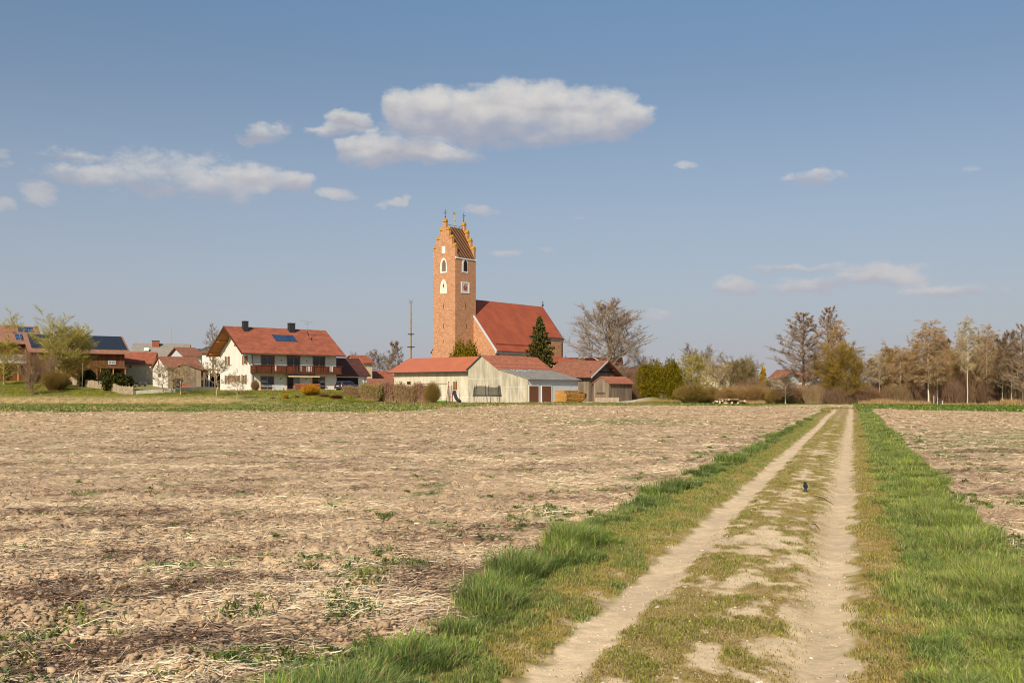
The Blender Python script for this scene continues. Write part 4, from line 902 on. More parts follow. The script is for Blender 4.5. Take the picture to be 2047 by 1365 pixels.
def car(px, Y, rz, label):
    x = wx(px, Y); z = hz(781, Y); o = empty('parked_car', (x, Y, z), rz, label, 'car')
    Wd = 1.84; prof = [(-2.2, .35), (-2.25, .75), (-2.12, 1.02), (-1.85, 1.62), (-1.6, 1.72), (.1, 1.74), (.5, 1.66), (1.15, 1.12), (2.05, .98), (2.25, .72), (2.25, .35)]
    bm = bmesh.new(); secs = []
    for wy, k in ((-Wd/2, 0), (-Wd/2+.07, 1), (Wd/2-.07, 1), (Wd/2, 0)):
        ring = []
        for (a, b) in prof:
            ins = .04 if k == 0 else 0; tum = .16*max(0, (b-1.0))/.7 if k == 0 else .12*max(0, (b-1.0))/.7
            ring.append(bm.verts.new((a*(1-.015*(k == 0)), wy - math.copysign(tum, wy), b - (ins if b > .5 else 0))))
        secs.append(ring)
    for s1, s2 in zip(secs, secs[1:]):
        for i in range(len(prof)): bm.faces.new((s1[i], s1[(i+1) % len(prof)], s2[(i+1) % len(prof)], s2[i]))
    bm.faces.new(secs[0][::-1]); bm.faces.new(secs[-1]); bmesh.ops.recalc_face_normals(bm, faces=bm.faces)
    me = bpy.data.meshes.new('body'); bm.to_mesh(me); bm.free(); link('body', me, M['carpaint'], o)
    q = MB(); q.prism([(-2.125, -.66, 1.08), (-2.125, .66, 1.08), (-1.90, .58, 1.56), (-1.90, -.58, 1.56)], (-.03, 0, .012)); q.build('rear_window', M['glass'], o)
    for sgn in (-1, 1):
        for (a0, a1, b0, b1) in ((-1.8, -1.15, -1.62, -1.12), (-1.08, -.22, -1.05, -.2), (-.14, .95, -.12, .42)):
            y0, y1 = sgn*(Wd/2-.02), sgn*(Wd/2-.125)
            MB().prism([(a0, y0, 1.07), (a1, y0, 1.07), (b1, y1, 1.56), (b0, y1, 1.56)], (0, sgn*.02, 0)).build('side_window', M['glass'], o)
        MB().box(-2.27, -2.2, sgn*.70-.12, sgn*.70+.12, .82, 1.12).build('tail_light', M['redlens'], o)
        MB().box(.75, .92, sgn*.98-.09, sgn*.98+.09, 1.05, 1.2).build('mirror', M['carpaint'], o)
        for xx in (-1.38, 1.38):
            wh = MB().tube((xx, sgn*.70, .34), (xx, sgn*.93, .34), .35, n=20).build('wheel', M['rubber'], o, bevel=0)
            MB().tube((xx, sgn*.9, .34), (xx, sgn*.945, .34), .21, n=14).build('rim', M['alu'], wh)
    MB().box(-2.32, -2.2, -.85, .85, .38, .62).build('bumper', M['zinc'], o)
    MB().box(-2.29, -2.255, -.26, .26, .80, .91).build('number_plate', M['whitetrim'], o)
car(694, 177.5, R(52), 'dark blue off-road car parked in front of the garage')

# ------------------------------------------------------------------ church
c = FR(910, 195, 50); cz = 0.4; cr = c.root('church', cz, 'brick church with a tall stepped-gable tower and a steep red nave roof', 'church')
S_ = (c.tx(951) + c.ty(866))/2; zc = c.z(513)-cz
tw_ = MB().box(0, S_, 0, S_, -1.5, zc-.0).build('tower', M['brick'], cr)
# stepped gables: near one on plane x=0..0.6, far one at the other end
lv = [c.z(497, 0, 5)-cz, c.z(478, 0, 4)-cz, c.z(460, 0, 4)-cz, c.z(444, 0, 3)-cz]
lv = [lv[0], lv[0]+(lv[3]-lv[0])/3, lv[0]+2*(lv[3]-lv[0])/3, lv[3]]
for gx in (0.0, S_-.62):
    q = MB(); w7 = S_/7; q.box(gx, gx+.62, 0, S_, zc, lv[0])
    for i in range(1, 4): q.box(gx, gx+.62, w7*i, S_-w7*i, lv[i-1], lv[i])
    gb = q.build('stepped_gable', M['brick'], tw_)
    for i in range(7):
        k = min(i, 6-i); y0, y1 = w7*i-.03, w7*(i+1)+.03; b0 = lv[k] + .03; q = MB()
        q.prism([(gx-.10, y0, b0), (gx+.72, y0, b0), (gx+.31, y0, b0+.70)], (0, y1-y0, 0)); q.build('tile_cap', M['yellowtile'], gb)
        if k > 0:
            pass
    zz = lv[3]+.8; q = MB(); yy = S_/2; xx = gx+.31
    q.tube((xx, yy, zz-.2), (xx, yy, zz+1.75), .05); q.tube((xx, yy-.45, zz+1.15), (xx, yy+.45, zz+1.15), .045); q.tube((xx, yy-.25, zz+.8), (xx, yy+.25, zz+.8), .03)
    q.add([(xx + .13*math.cos(a)*math.cos(b), yy + .13*math.sin(a)*math.cos(b), zz+.25+.13*math.sin(b)) for b in (-1.2, -.5, .3, 1.0) for a in [i*math.pi/4 for i in range(8)]], [(r*8+i, r*8+(i+1) % 8, r*8+8+(i+1) % 8, r*8+8+i) for r in range(3) for i in range(8)])
    q.build('cross', M['iron'], gb)
# tower roof with diagonal glazed tile stripes
mm = bpy.data.materials.new('striped_glazed_tiles'); mm.use_nodes = True; n = NT(mm.node_tree); b = n.n['Principled BSDF']; b.inputs['Roughness'].default_value = .5
tcn = n.node('ShaderNodeTexCoord'); s = n.node('ShaderNodeSeparateXYZ'); n.put(s.inputs[0], tcn.outputs['Object'])
u = n.m('FRACT', n.m('MULTIPLY_ADD', s.outputs[0], 1.15, n.m('MULTIPLY', s.outputs[2], .46))); k = n.sstep(u, .55, .68)
n.put(b.inputs['Base Color'], n.mix(k, lin(84, 54, 40), lin(150, 104, 52)))
zt = c.z(455, 3, 3)-cz
q = MB(); q.prism([(.62, -.2, zc+.1), (.62, S_/2, zt), (.62, S_+.2, zc+.1), (.62, S_+.2, zc+.02), (.62, -.2, zc+.02)], (S_-1.24, 0, 0)); q.build('tower_roof', mm, tw_)
q = MB(); q.box(-.02, S_+.06, -.14, -.003, zc-.28, zc+.02); q.build('cornice', M['whitetrim'], tw_)
q = MB(); q.bars([(.62, S_/2, zt+.35), (S_-.62, S_/2, zt+.35)], .03); [q.tube((.7+i*.75, S_/2, zt-.1), (.7+i*.75, S_/2, zt+.38), .025, n=4) for i in range(7)]; q.build('ridge_rail', M['iron'], tw_)
q = MB(); q.tube((S_/2, S_/2, zt-.1), (S_/2, S_/2, zt+2.6), .04); q.tube((S_/2, S_/2, zt+1.3), (S_/2, S_/2, zt+1.5), .2, .2); v_ = (S_/2, S_/2, zt+2.75)
q.build('spire_rod', M['gold'], tw_)
q = MB(); q.prism([(v_[0]-.45, v_[1], v_[2]-.1), (v_[0]-.1, v_[1], v_[2]-.25), (v_[0]+.3, v_[1], v_[2]-.1), (v_[0]+.5, v_[1], v_[2]+.35), (v_[0]+.1, v_[1], v_[2]+.1), (v_[0]-.2, v_[1], v_[2]+.4), (v_[0]-.4, v_[1], v_[2]+.35)], (0, .06, 0)); q.build('weathercock', M['gold'], tw_)
def arch(sw, u0, u1, z0, z1, d0, d1, n_=6):
    """pointed arch outline prism; z1 is the tip"""
    w_ = u1-u0; zs = z1-w_*.95; pts = [(u0, z0), (u1, z0), (u1, zs)]
    for i in range(1, n_+1): a = i/n_; pts.append((u1 - w_/2*(1-math.cos(a*math.pi/2)), zs + (z1-zs)*math.sin(a*math.pi/2)))
    for i in range(n_-1, -1, -1): a = i/n_; pts.append((u0 + w_/2*(1-math.cos(a*math.pi/2)), zs + (z1-zs)*math.sin(a*math.pi/2)))
    m_ = MB(sw); m_.prism([(p[0], d0, p[1]) for p in pts], (0, d1-d0, 0)); return m_
def lancet(sw, uc, z0, z1, wd, inner, blind=False, light=False):
    """white reveal round a pointed opening"""
    fr_ = arch(sw, uc-wd/2, uc+wd/2, z0, z1, -.05, .02).build('window', M['whitetrim'], tw_)
    arch(sw, uc-wd/2+.2, uc+wd/2-.2, z0+.2, z1-.3, -.058, 0).build('niche' if blind else 'reveal', M['creampaint' if blind else 'greywhite'], fr_)
    if blind: arch(sw, uc-.13, uc+.13, z0+1.2, z0+1.9, -.07, 0).build('opening', M[inner], fr_)
    else: arch(sw, uc-wd/2+.2+(.28 if not sw else -.0), uc+wd/2-.2-(0 if not sw else .3)-(0), z0+.3, z1-.42, -.07, 0).build('opening', M[inner], fr_)
uc = c.ty(886.8); Yz = lambda p: c.z(p, 0, 3)-cz
lancet(True, uc, Yz(545.5), Yz(515.5), 1.75, 'oldwood'); lancet(True, uc, Yz(586.5), Yz(559), 1.75, 'darkwood', True)
q = MB(True); q.box(uc-.45, uc+.45, -.05, .02, Yz(506.5), Yz(492.5)); f_ = q.build('window', M['whitetrim'], tw_)
q = MB(True); q.box(uc-.3, uc-.05, -.06, 0, Yz(505), Yz(496)); q.box(uc+.05, uc+.3, -.06, 0, Yz(505), Yz(496)); q.build('opening', M['greywhite'], f_)
uc = c.tx(929.3); Yy = lambda p: c.z(p, 3, 0)-cz
lancet(False, uc, Yy(545.5), Yy(516), 1.75, 'dark')
x0, x1, z0_, z1_ = c.tx(921.5), c.tx(938), Yy(586.5), Yy(564)
q = MB(); q.box(x0, x1, -.09, -.0, z0_, z0_+.22); q.box(x0, x1, -.09, 0, z1_-.22, z1_); q.box(x0, x0+.2, -.09, 0, z0_+.22, z1_-.22); q.box(x1-.2, x1, -.09, 0, z0_+.22, z1_-.22); ck = q.build('clock', M['whitetrim'], tw_)
MB().box(x0+.2, x1-.2, -.03, .01, z0_+.22, z1_-.22).build('clock_field', M['greywhite'], ck)
xm, zm = (x0+x1)/2, (z0_+z1_)/2; MB().tube((xm, -.02, zm), (xm, -.05, zm), .56, .56, 28).build('dial', M['redpaint'], ck)
q = MB()
for i in range(12):
    a = i*math.pi/6; q.tube((xm+.68*math.cos(a), -.045, zm+.68*math.sin(a)), (xm+.82*math.cos(a), -.045, zm+.82*math.sin(a)), .035, n=4)
q.build('hour_mark', M['iron'], ck)
q = MB(); q.tube((xm, -.07, zm), (xm+.2, -.07, zm+.38), .03); q.tube((xm, -.075, zm), (xm-.5, -.075, zm-.1), .025); q.build('clock_hand', M['gold'], ck)
for cpx, p0, p1 in ((931, 607, 617), (932, 647, 657)):
    u = c.tx(cpx); MB().box(u-.07, u+.07, -.01, .02, Yy(p1), Yy(p0)).build('slit', M['dark'], tw_)
for cpx, p0, p1 in ((887, 607, 616), (887, 647, 656), (886, 679, 685)):
    u = c.ty(cpx); MB(True).box(u-.07, u+.07, -.01, .02, Yz(p1), Yz(p0)).build('slit', M['dark'], tw_)
# nave: gable wall, long roof, chancel with polygonal end
nz = c.z(601, 9.5, 3)-cz; ny = S_/2; he = 9.6; hw = 8.8; ms = (nz-he)/hw; nx0, nx1 = 5.3, 18.5; rx1 = c.tx(1085, ny)
nv = MB(); nv.prism([(nx0+.05, ny-hw+.1, -1.5), (nx0+.05, ny+hw-.1, -1.5), (nx0+.05, ny+hw-.1, he), (nx0+.05, ny, nz-.12), (nx0+.05, ny-hw+.1, he)], (nx1-nx0, 0, 0)); nave = nv.build('nave', M['brick'], cr)
q = MB()
for sg in (-1, 1):
    q.prism([(nx0, ny+sg*(hw+.25), he-.25*ms), (nx0, ny, nz), (nx0, ny, nz+.18), (nx0, ny+sg*(hw+.25), he-.25*ms+.18)], (nx1-nx0+.5, 0, 0))
cw = 6.0; ce = nz-cw*ms; cxe = c.tx(1085, ny)
ex = cxe+4.6
pts = [(nx1+.5, ny-cw, ce), (cxe-.6, ny-cw, ce), (ex, ny-2.5, ce), (ex, ny+2.5, ce), (cxe-.6, ny+cw, ce), (nx1+.5, ny+cw, ce)]
up_ = [(p[0], p[1], p[2]+.18) for p in pts]; R0, R1, R0u, R1u = (nx1+.5, ny, nz), (cxe, ny, nz), (nx1+.5, ny, nz+.18), (cxe, ny, nz+.18)
q.add(pts + up_ + [R0, R1, R0u, R1u], [(6, 7, 15, 14), (7, 8, 15), (8, 9, 15), (9, 10, 15), (10, 11, 14, 15), (0, 1, 13, 12), (1, 2, 13), (2, 3, 13), (3, 4, 13), (4, 5, 12, 13), (0, 1, 7, 6), (1, 2, 8, 7), (2, 3, 9, 8), (3, 4, 10, 9), (4, 5, 11, 10)])
nrf = q.build('nave_roof', M['tilechurch'], cr)
sq = [(nx1-.5, ny-cw+.35), (cxe-.6, ny-cw+.35), (ex-.35, ny-2.4), (ex-.35, ny+2.4), (cxe-.6, ny+cw-.35), (nx1-.5, ny+cw-.35)]
MB().prism([(p[0], p[1], -1.5) for p in sq], (0, 0, ce+1.5-.05+.35*ms)).build('chancel', M['brick'], cr)
q = MB()
for a_, b_ in zip(sq, sq[1:]):
    q.prism([(a_[0], a_[1]-.05, ce-.5), (b_[0]+.05, b_[1]-.05, ce-.5), (b_[0]+.05, b_[1]-.05, ce-.05), (a_[0], a_[1]-.05, ce-.05)], (.04, -.04, 0))
q.box(nx0+.1, nx1, ny-hw-.02, ny-hw+.09, he-.75, he-.28); q.build('eaves_band', M['greywhite'], cr)
q = MB(); q.prism([(nx0-.12, ny-hw-.35, he-.3*ms-.25), (nx0-.12, -.1, nz-(ny+.1)*ms-.1), (nx0-.12, -.1, nz-(ny+.1)*ms+.32), (nx0-.12, ny-hw-.35, he-.3*ms+.2)], (.3, 0, 0)); q.build('coping', M['greywhite'], nave)
q = MB(); q.tube((cxe, ny, nz), (cxe, ny, nz+1.5), .05); q.tube((cxe-.35, ny, nz+1.1), (cxe+.35, ny, nz+1.1), .04)
q.add([(cxe + .25*math.cos(a)*math.cos(b), ny + .25*math.sin(a)*math.cos(b), nz+.55+.25*math.sin(b)) for b in (-1.3, -.6, .1, .8, 1.4) for a in [i*math.pi/4 for i in range(8)]], [(r*8+i, r*8+(i+1) % 8, r*8+8+(i+1) % 8, r*8+8+i) for r in range(4) for i in range(8)]); q.build('finial', M['iron'], nrf)
q = MB(); q.bars([(nx0+1, ny-hw+.7, he+.7*ms+.42), (nx1, ny-hw+.7, he+.7*ms+.42)], .05); q.build('snow_guard', M['darkwood'], nrf)
# low vestry with a lean-to roof at the far end
q = MB(); vx0, vx1 = cxe-4.5, cxe-.4; q.prism([(vx0, ny-cw+.3, -1.5), (vx0, ny-cw-3.6, -1.5), (vx0, ny-cw-3.6, 5.2), (vx0, ny-cw+.3, 8.7)], (vx1-vx0, 0, 0)); vs = q.build('vestry', M['brick'], cr)
q = MB(); q.prism([(vx0-.3, ny-cw+.3, 8.75), (vx0-.3, ny-cw-4.0, 4.9), (vx0-.3, ny-cw-4.0, 5.1), (vx0-.3, ny-cw+.3, 8.95)], (vx1-vx0+.6, 0, 0)); q.build('vestry_roof', M['tilechurch'], vs)

# ------------------------------------------------------------------ farm buildings in front of the church
# long barn with smooth red roof (ridge runs away to the left)
b1 = FR(937, 172.3, 50); L1 = b1.ty(788); r1 = b1.root('barn', 0.3, 'long cream barn with a smooth orange-red roof left of the grey gable', 'barn')
e1, D1 = b1.z(743, -.8, 2)-.3+.35, 9.2; rz1 = b1.z(712.5, 4.6, 3)-.3-.2
gable_walls(D1, L1, e1, rz1, axis='y').build('wall', M['creamwall'], r1)
q = MB(True); sl1 = (rz1-e1)/(D1/2)
q.prism([(-.25, -.8, e1-sl1*.8+.03), (-.25, D1/2, rz1+.03), (-.25, D1/2, rz1+.2), (-.25, -.8, e1-sl1*.8+.2)], (L1+1.2, 0, 0))
q.prism([(-.25, D1+.8, e1-sl1*.8+.03), (-.25, D1/2, rz1+.03), (-.25, D1/2, rz1+.2), (-.25, D1+.8, e1-sl1*.8+.2)], (L1+1.2, 0, 0)); q.build('roof', M['metalred'], r1)
q = MB(True); q.box(-.3, L1+.98, -.93, -.815, e1-sl1*.8-.02, e1-sl1*.8+.12); q.build('gutter', M['zinc'], r1)
for a_, b_, p0, p1 in ((814, 821, 762.5, 768), (906, 913.5, 763, 778.5)):
    y0, y1 = b1.ty(b_), b1.ty(a_); w_ = window(r1, 'x', y0, y1, b1.z(p1, 0, y0)-.3, b1.z(p0, 0, y0)-.3, fm='darkwood', pm='dark' if a_ < 850 else 'shutter', mull=1)
# grey gable barn
b2 = FR(1055, 163.2, 50); z2 = 0.0; r2 = b2.root('barn', z2, 'stained grey concrete barn with ridged red tile roof and a lean-to side', 'barn')
ta, tm, tb = b2.ty(995), b2.ty(963), b2.ty(936); zp = b2.z(711.5, 0, tm); zl = b2.z(738, 0, tb); zs = b2.z(738, 0, ta); z0c = b2.z(757.5)
q = MB(); q.prism([(0, 0, -1), (0, tb, -1), (0, tb, zl), (0, tm, zp), (0, ta, zs), (0, 0, z0c)], (.3, 0, 0)); q.build('gable_wall', M['concrete'], r2)
Lr = b2.tx(1072, tm); q = MB(); q.box(.31, Lr, ta+.1, tb-.02, -1, zs-.1); q.build('wall', M['concrete'], r2)
q = MB(); s_a = (zp-zs)/(tm-ta)
q.prism([(-.12, ta-.35, zs-.35*s_a+.03), (-.12, tm, zp+.03), (-.12, tm, zp+.18), (-.12, ta-.35, zs-.35*s_a+.18)], (Lr+.3, 0, 0))
q.prism([(-.12, tb+.35, zl-.35*s_a+.03), (-.12, tm, zp+.03), (-.12, tm, zp+.18), (-.12, tb+.35, zl-.35*s_a+.18)], (Lr+.3, 0, 0)); q.build('roof', M['tilerib'], r2)
q = MB(); q.box(-.03, -.003, ta-.6, tb-.02, b2.z(757, 0, tm)-.05, b2.z(757, 0, tm)+.06); q.box(-.028, -.003, tb*.02, ta-.62, 2.45, 2.52); [q.box(-.027, -.003, yy, yy+.06, -.5, 2.44) for yy in (1.9, 3.6)]; q.build('joint_strip', M['greywhite'], r2)
q = MB(); q.prism([(-.16, tb+.4, zl-.4*s_a-.1), (-.16, tm, zp-.08), (-.16, tm, zp+.2), (-.16, tb+.4, zl-.4*s_a+.22)], (.035, 0, 0)); q.build('barge_board', M['zinc'], r2)
# lean-to with two brown doors
Ll = b2.tx(1156); lt = MB(); lt.box(.31, Ll, .0, ta, -1, z0c-.12); ltw = lt.build('lean_to', M['greywhite'], r2)
q = MB(); s_l = (zs-z0c)/ta; q.prism([(-.1, -.4, z0c-.4*s_l+.02), (-.1, ta-.02, zs-.02*s_l+.0), (-.1, ta-.02, zs+.1), (-.1, -.4, z0c-.4*s_l+.12)], (Ll+.5, 0, 0)); lrf = q.build('lean_to_roof', M['slate'], ltw)
q = MB(); q.box(-.05, Ll+.3, -.50, -.415, z0c-.4*s_l-.02, z0c-.4*s_l+.10); q.build('gutter', M['alu'], lrf)
for a_, b_ in ((1057.5, 1076.5), (1083, 1102)):
    x0, x1 = b2.tx(a_), b2.tx(b_); zt_ = b2.z(771.5, x0)
    d_ = MB().box(x0, x1, -.05, -.004, -.2, zt_).build('garage_door', M['door'], ltw)
    q = MB(); q.box(x0-.16, x0-.005, -.08, -.003, -.2, zt_+.15); q.box(x1+.005, x1+.16, -.08, -.003, -.2, zt_+.15); q.box(x0-.005, x1+.005, -.08, -.003, zt_+.004, zt_+.15); q.build('door_frame', M['white'], d_)
    MB().box(x1-.3, x1-.2, -.1, -.05, 1.0, 1.12).build('handle', M['zinc'], d_)
# lumps of broken tiles along the top of the lean-to roof
random.seed(9); q = MB()
for i in range(26):
    x = random.choice([random.uniform(2, 5.5), random.uniform(5, 9)]); y = ta-.5-random.random()*1.6*(1-abs(x-5)/6); h = z0c + s_l*y + .13; a = random.uniform(.12, .3); q.box(x, x+a, y, y+a*.6, h, h+.07)
q.build('loose_tile', M['greywhite'], lrf)
# linking red roof behind
b3 = FR(1056, 186, 50); house('outbuilding', 'low plain building with a red tile roof between the grey barn and the wooden barn', b3, 0.2, b3.tx(1095), 8, b3.z(741, 0, 0)-.2, b3.z(718, 6, 4)-.2, 'cream', 'tilerib', ov=.5, og=.5, cat='outbuilding')
b3b = FR(1120, 205, -8); rr_, rf_ = house('outbuilding', 'house with red roof and yellow chimney just behind the wooden barn ridge', b3b, 0.6, 12, 9, b3b.z(728, 0, 0)-.6, b3b.z(716.5, 6, 4)-.6, 'cream', 'tile', ov=.6, og=.6, cat='outbuilding')
xx = b3b.tx(1164, 4.5); MB().box(xx-.7, xx+.7, 4, 5, b3b.z(725, 5, 4)-.6, b3b.z(711.5, xx, 4.5)-.6).build('chimney', M['cream'], rf_)
# old wooden barn
b4 = FR(1178, 177, 50); z4 = 0.1; D4 = b4.tx(1232); L4 = b4.ty(1092); r4 = b4.root('barn', z4, 'old weathered wooden barn with a brown tiled roof and dark gable eaves', 'barn')
e4 = b4.z(755, -.9, 0)-z4+.5; p4 = b4.z(720.5, D4/2, -.9)-z4-.2
gable_walls(D4, L4, e4, p4, axis='y').build('wall', M['oldwood'], r4)
q = MB(True); s4 = (p4-e4)/(D4/2)
for e_ in (-.9, D4+.9):
    q.prism([(-1.1, e_, e4-s4*.9+.03), (-1.1, D4/2, p4+.03), (-1.1, D4/2, p4+.22), (-1.1, e_, e4-s4*.9+.22)], (L4+1.4, 0, 0))
rf4 = q.build('roof', M['tileold'], r4)
q = MB(True)
q.prism([(-1.16, -.95, e4-s4*.95-.05), (-1.16, D4/2, p4-.05), (-1.16, D4/2, p4+.25), (-1.16, -.95, e4-s4*.95+.25)], (.05, 0, 0)); q.build('barge_board', M['greywhite'], rf4)
q = MB(True); q.prism([(-1.16, D4+.95, e4-s4*.95-.05), (-1.16, D4/2, p4-.05), (-1.16, D4/2, p4+.25), (-1.16, D4+.95, e4-s4*.95+.25)], (.05, 0, 0)); q.build('barge_board', M['darkwood'], rf4)
q = MB(); q.box(.2, D4-.2, -.07, -.003, e4+.5, e4+.66); q.build('cross_beam', M['dark'], r4)
for yy in (0, D4/4, D4/2, 3*D4/4, D4):
    h = p4-abs(yy-D4/2)*s4; MB().box(yy-.1, yy+.1, -1.05, -.01, h-.3, h-.08).build('purlin', M['darkwood'], rf4)
# small shed
b5 = FR(1217.5, 167.5, 50); z5 = .05; L5 = b5.tx(1263); W5 = b5.ty(1186.5); r5 = b5.root('shed', z5, 'small weathered wooden shed with a bright red tile roof in front of the wooden barn', 'shed')
e5 = b5.z(767, 0, -.3)-z5+.15; p5 = b5.z(751.8, 0, W5/2)-z5-.15
gable_walls(L5, W5, e5, p5).build('wall', M['oldwood'], r5); rf5 = gable_roof(L5, W5, e5, p5, .35, .15, .5, .13).build('roof', M['tilerib'], r5)
q = MB(True); q.box(W5*.25, W5*.8, -.05, -.003, 1.35, 1.5); q.build('latch_beam', M['dark'], r5)
q = MB(True); q.box(.4, W5-.4, -.06, -.003, .05, 1.3); q.build('lower_door', M['oldwood'], r5)
fr5 = FR(1184, 166.5, 50)
q = MB()
x = 0
for i in range(26): q.box(i*.16, i*.16+.12, 0, .03, 0, .75+.08*random.random())
fo = empty('board_fence', (wx(1190, 165.8), 165.8, 0.0), R(12), 'low pale board fence leaning in front of the small wooden shed', 'fence'); q.build('boards', M['picket'], fo); MB().box(0, 4.2, .03, .07, .45, .53).build('rail', M['picket'], fo)

# stacks of sawn timber
def lumber(px, Y, th, L, W, Hh, label, z=.12, skew=0.0):
    fr = FR(px, Y, th); o = fr.root('lumber_stack', 0.02, label, 'lumber stack', 'stacks of fresh sawn timber'); random.seed(int(px))
    rows = int(Hh/.17); q = MB(); e = MB(); 
    for r_ in range(rows):
        for k in range(int(L/.2)):
            j = random.uniform(-.10, .06); dz = random.uniform(-.02, .02); q.box(k*.2+.012, k*.2+random.uniform(.15, .19), j, W+random.uniform(-.08, .08), z+r_*.17+dz, z+r_*.17+.13+dz)
    q.build('planks', M['lumber'], o)
    for xx in (.5, L*.5, L-.5): MB().box(xx-.08, xx+.08, -.05, W+.05, -.1, z-.004).build('bearer', M['whitetrim'], o)
    return o
lumber(1132, 157.5, 50, (b4.tx(1170) if False else 5.0), 1.9, 1.45, 'nearer, lower stack of fresh yellow planks in front of the white lean-to')
lumber(1128, 160.8, 50, 4.4, 2.0, 2.0, 'taller stack of fresh yellow planks right behind the lower stack')
# ------------------------------------------------------------------ trampoline, play frame, maypole
tx_, ty_ = wx(974, 158.5), 158.5; to = empty('trampoline', (tx_, ty_, 0), R(8), 'round trampoline with a black safety net in front of the grey gable', 'trampoline')
q = MB(); rT = 2.3; ringp = [(rT*math.cos(i*math.pi/12), rT*math.sin(i*math.pi/12), 1.08) for i in range(25)]; q.bars(ringp, .05); q.build('frame', M['alu'], to)
q = MB(); q.tube((0, 0, 1.05), (0, 0, 1.09), rT-.05, rT-.05, 24); q.build('jumping_mat', M['net'], to)
nm_ = bpy.data.materials.new('safety_net'); nm_.use_nodes = True; n = NT(nm_.node_tree); b = n.n['Principled BSDF']; b.inputs['Base Color'].default_value = (*lin(52, 48, 44), 1); b.inputs['Roughness'].default_value = .9; b.inputs['Alpha'].default_value = .5
q = MB(); pts = []
for i in range(24):
    for zz, rr in ((1.12, rT), (1.9, rT*.97), (2.72-.28*abs(math.sin(i*math.pi/8)), rT*.93)): pts.append((rr*math.cos(i*math.pi/12), rr*math.sin(i*math.pi/12), zz))
q.add(pts, [(i*3+k, ((i+1) % 24)*3+k, ((i+1) % 24)*3+k+1, i*3+k+1) for i in range(24) for k in (0, 1)]); q.build('safety_net', nm_, to)
q = MB()
q.add([(rr*math.cos(i*math.pi/12), rr*math.sin(i*math.pi/12), zz) for i in range(24) for zz, rr in ((.98, rT+.02), (1.2, rT+.06))], [(i*2, ((i+1) % 24)*2, ((i+1) % 24)*2+1, i*2+1) for i in range(24)]); q.build('edge_pad', M['net'], to)
for i in range(6):
    a = i*math.pi/3+.3; c_, s_ = math.cos(a), math.sin(a)
    MB().tube((rT*c_, rT*s_, 1.0), (rT*c_*.93, rT*s_*.93, 2.8), .05).build('net_pole', M['net'], to)
    q = MB(); q.bars([((rT-.02)*math.cos(a-.15), (rT-.02)*math.sin(a-.15), 1.05), (rT*math.cos(a-.12), rT*math.sin(a-.12), .02), (rT*math.cos(a+.12), rT*math.sin(a+.12), .02), ((rT-.02)*math.cos(a+.15), (rT-.02)*math.sin(a+.15), 1.05)], .045); q.build('leg', M['alu'], to)

Yp = 162; px0 = FR(900, Yp, 0); po = empty('play_frame', (wx(897, Yp), Yp, 0), R(-4), 'wooden swing and climbing frame with rope ladder beside the cream barn', 'climbing frame')
q = MB(); q.tube((-5.0, 0, 3.05), (-.2, 0, 3.05), .07); q.build('beam', M['pole'], po)
for xx in (-4.7, 0.0):
    q = MB(); q.tube((xx, -.9, 0), (xx, .12, 3.45), .07); q.tube((xx, .9, 0), (xx, -.12, 3.45), .07); q.build('crossed_posts', M['pole'], po)
q = MB(); q.tube((.0-.35, -.5, 0), (-.05, -.2, 2.8), .05); q.tube((.75, -.5, 0), (.45, -.2, 2.8), .05); [q.tube((-.33+i*.035, -.48+i*.03, .25+i*.32), (.73-i*.035, -.48+i*.03, .25+i*.32), .03) for i in range(8)]; q.build('ladder', M['redpaint'], po)
q = MB(); q.tube((.55, 0, 0), (.8, 0, 3.4), .06); q.tube((1.35, 0, 0), (1.05, 0, 3.4), .06); q.tube((1.0, 0, 2.9), (1.25, 0, 3.6), .06); q.build('crossed_posts', M['pole'], po)
q = MB()
for xx in (-3.4, -2.9, -1.8, -1.3): q.tube((xx, 0, 3.0), (xx, 0, .55), .012, n=4)
q.build('rope', M['iron'], po); MB().box(-3.45, -2.85, -.12, .12, .5, .55).build('swing_seat', M['net'], po); MB().box(-1.85, -1.25, -.12, .12, .5, .55).build('swing_seat', M['net'], po)
q = MB(); q.bars([(.95, -.1, 1.75), (1.0, -.4, 1.5), (1.25, -.9, .95), (1.6, -1.5, .45), (2.1, -2.2, .2)], .27, 12); q.build('slide', mat('dark_slide', lin(56, 60, 70), .35), po)
go_ = empty('sandpit', (wx(884, 160), 160, 0), 0, 'low green plastic sandpit beside the climbing frame', 'sandpit'); MB().prism([(.75*math.cos(i*math.pi/6), .6*math.sin(i*math.pi/6), 0) for i in range(12)], (0, 0, .32)).build('rim', M['greenplastic'], go_)
fe = empty('pipe_fence', (wx(882, 165), 165, 0), R(-6), 'pale metal rail fence behind the climbing frame', 'fence'); q = MB(); [q.tube((0, 0, h_), (4.7, 0, h_), .03) for h_ in (.45, .85, 1.25, 1.6)]; q.build('rail', M['alu'], fe); [MB().tube((x_, 0, 0), (x_, 0, 1.7), .04).build('post', M['alu'], fe) for x_ in (0, 1.55, 3.1, 4.7)]
Ym = 230; mz = 1.0; mo = empty('maypole', (wx(821.5, Ym), Ym, mz), 0, 'tall wooden maypole with two dark crossbars left of the church', 'maypole'); ht = hz(604, Ym)-mz
q = MB(); q.tube((0, 0, 0), (0, 0, ht), .26, .12, 12); q.build('pole', M['pole'], mo)
for p_, l_ in ((668, .72), (693.5, .85)): h_ = hz(p_, Ym)-mz; q = MB(); q.box(-l_, l_, -.12, .12, h_-.11, h_+.11); q.box(-.1, .1, -l_, l_, h_-.11, h_+.11); q.build('crossbar', M['iron'], mo)
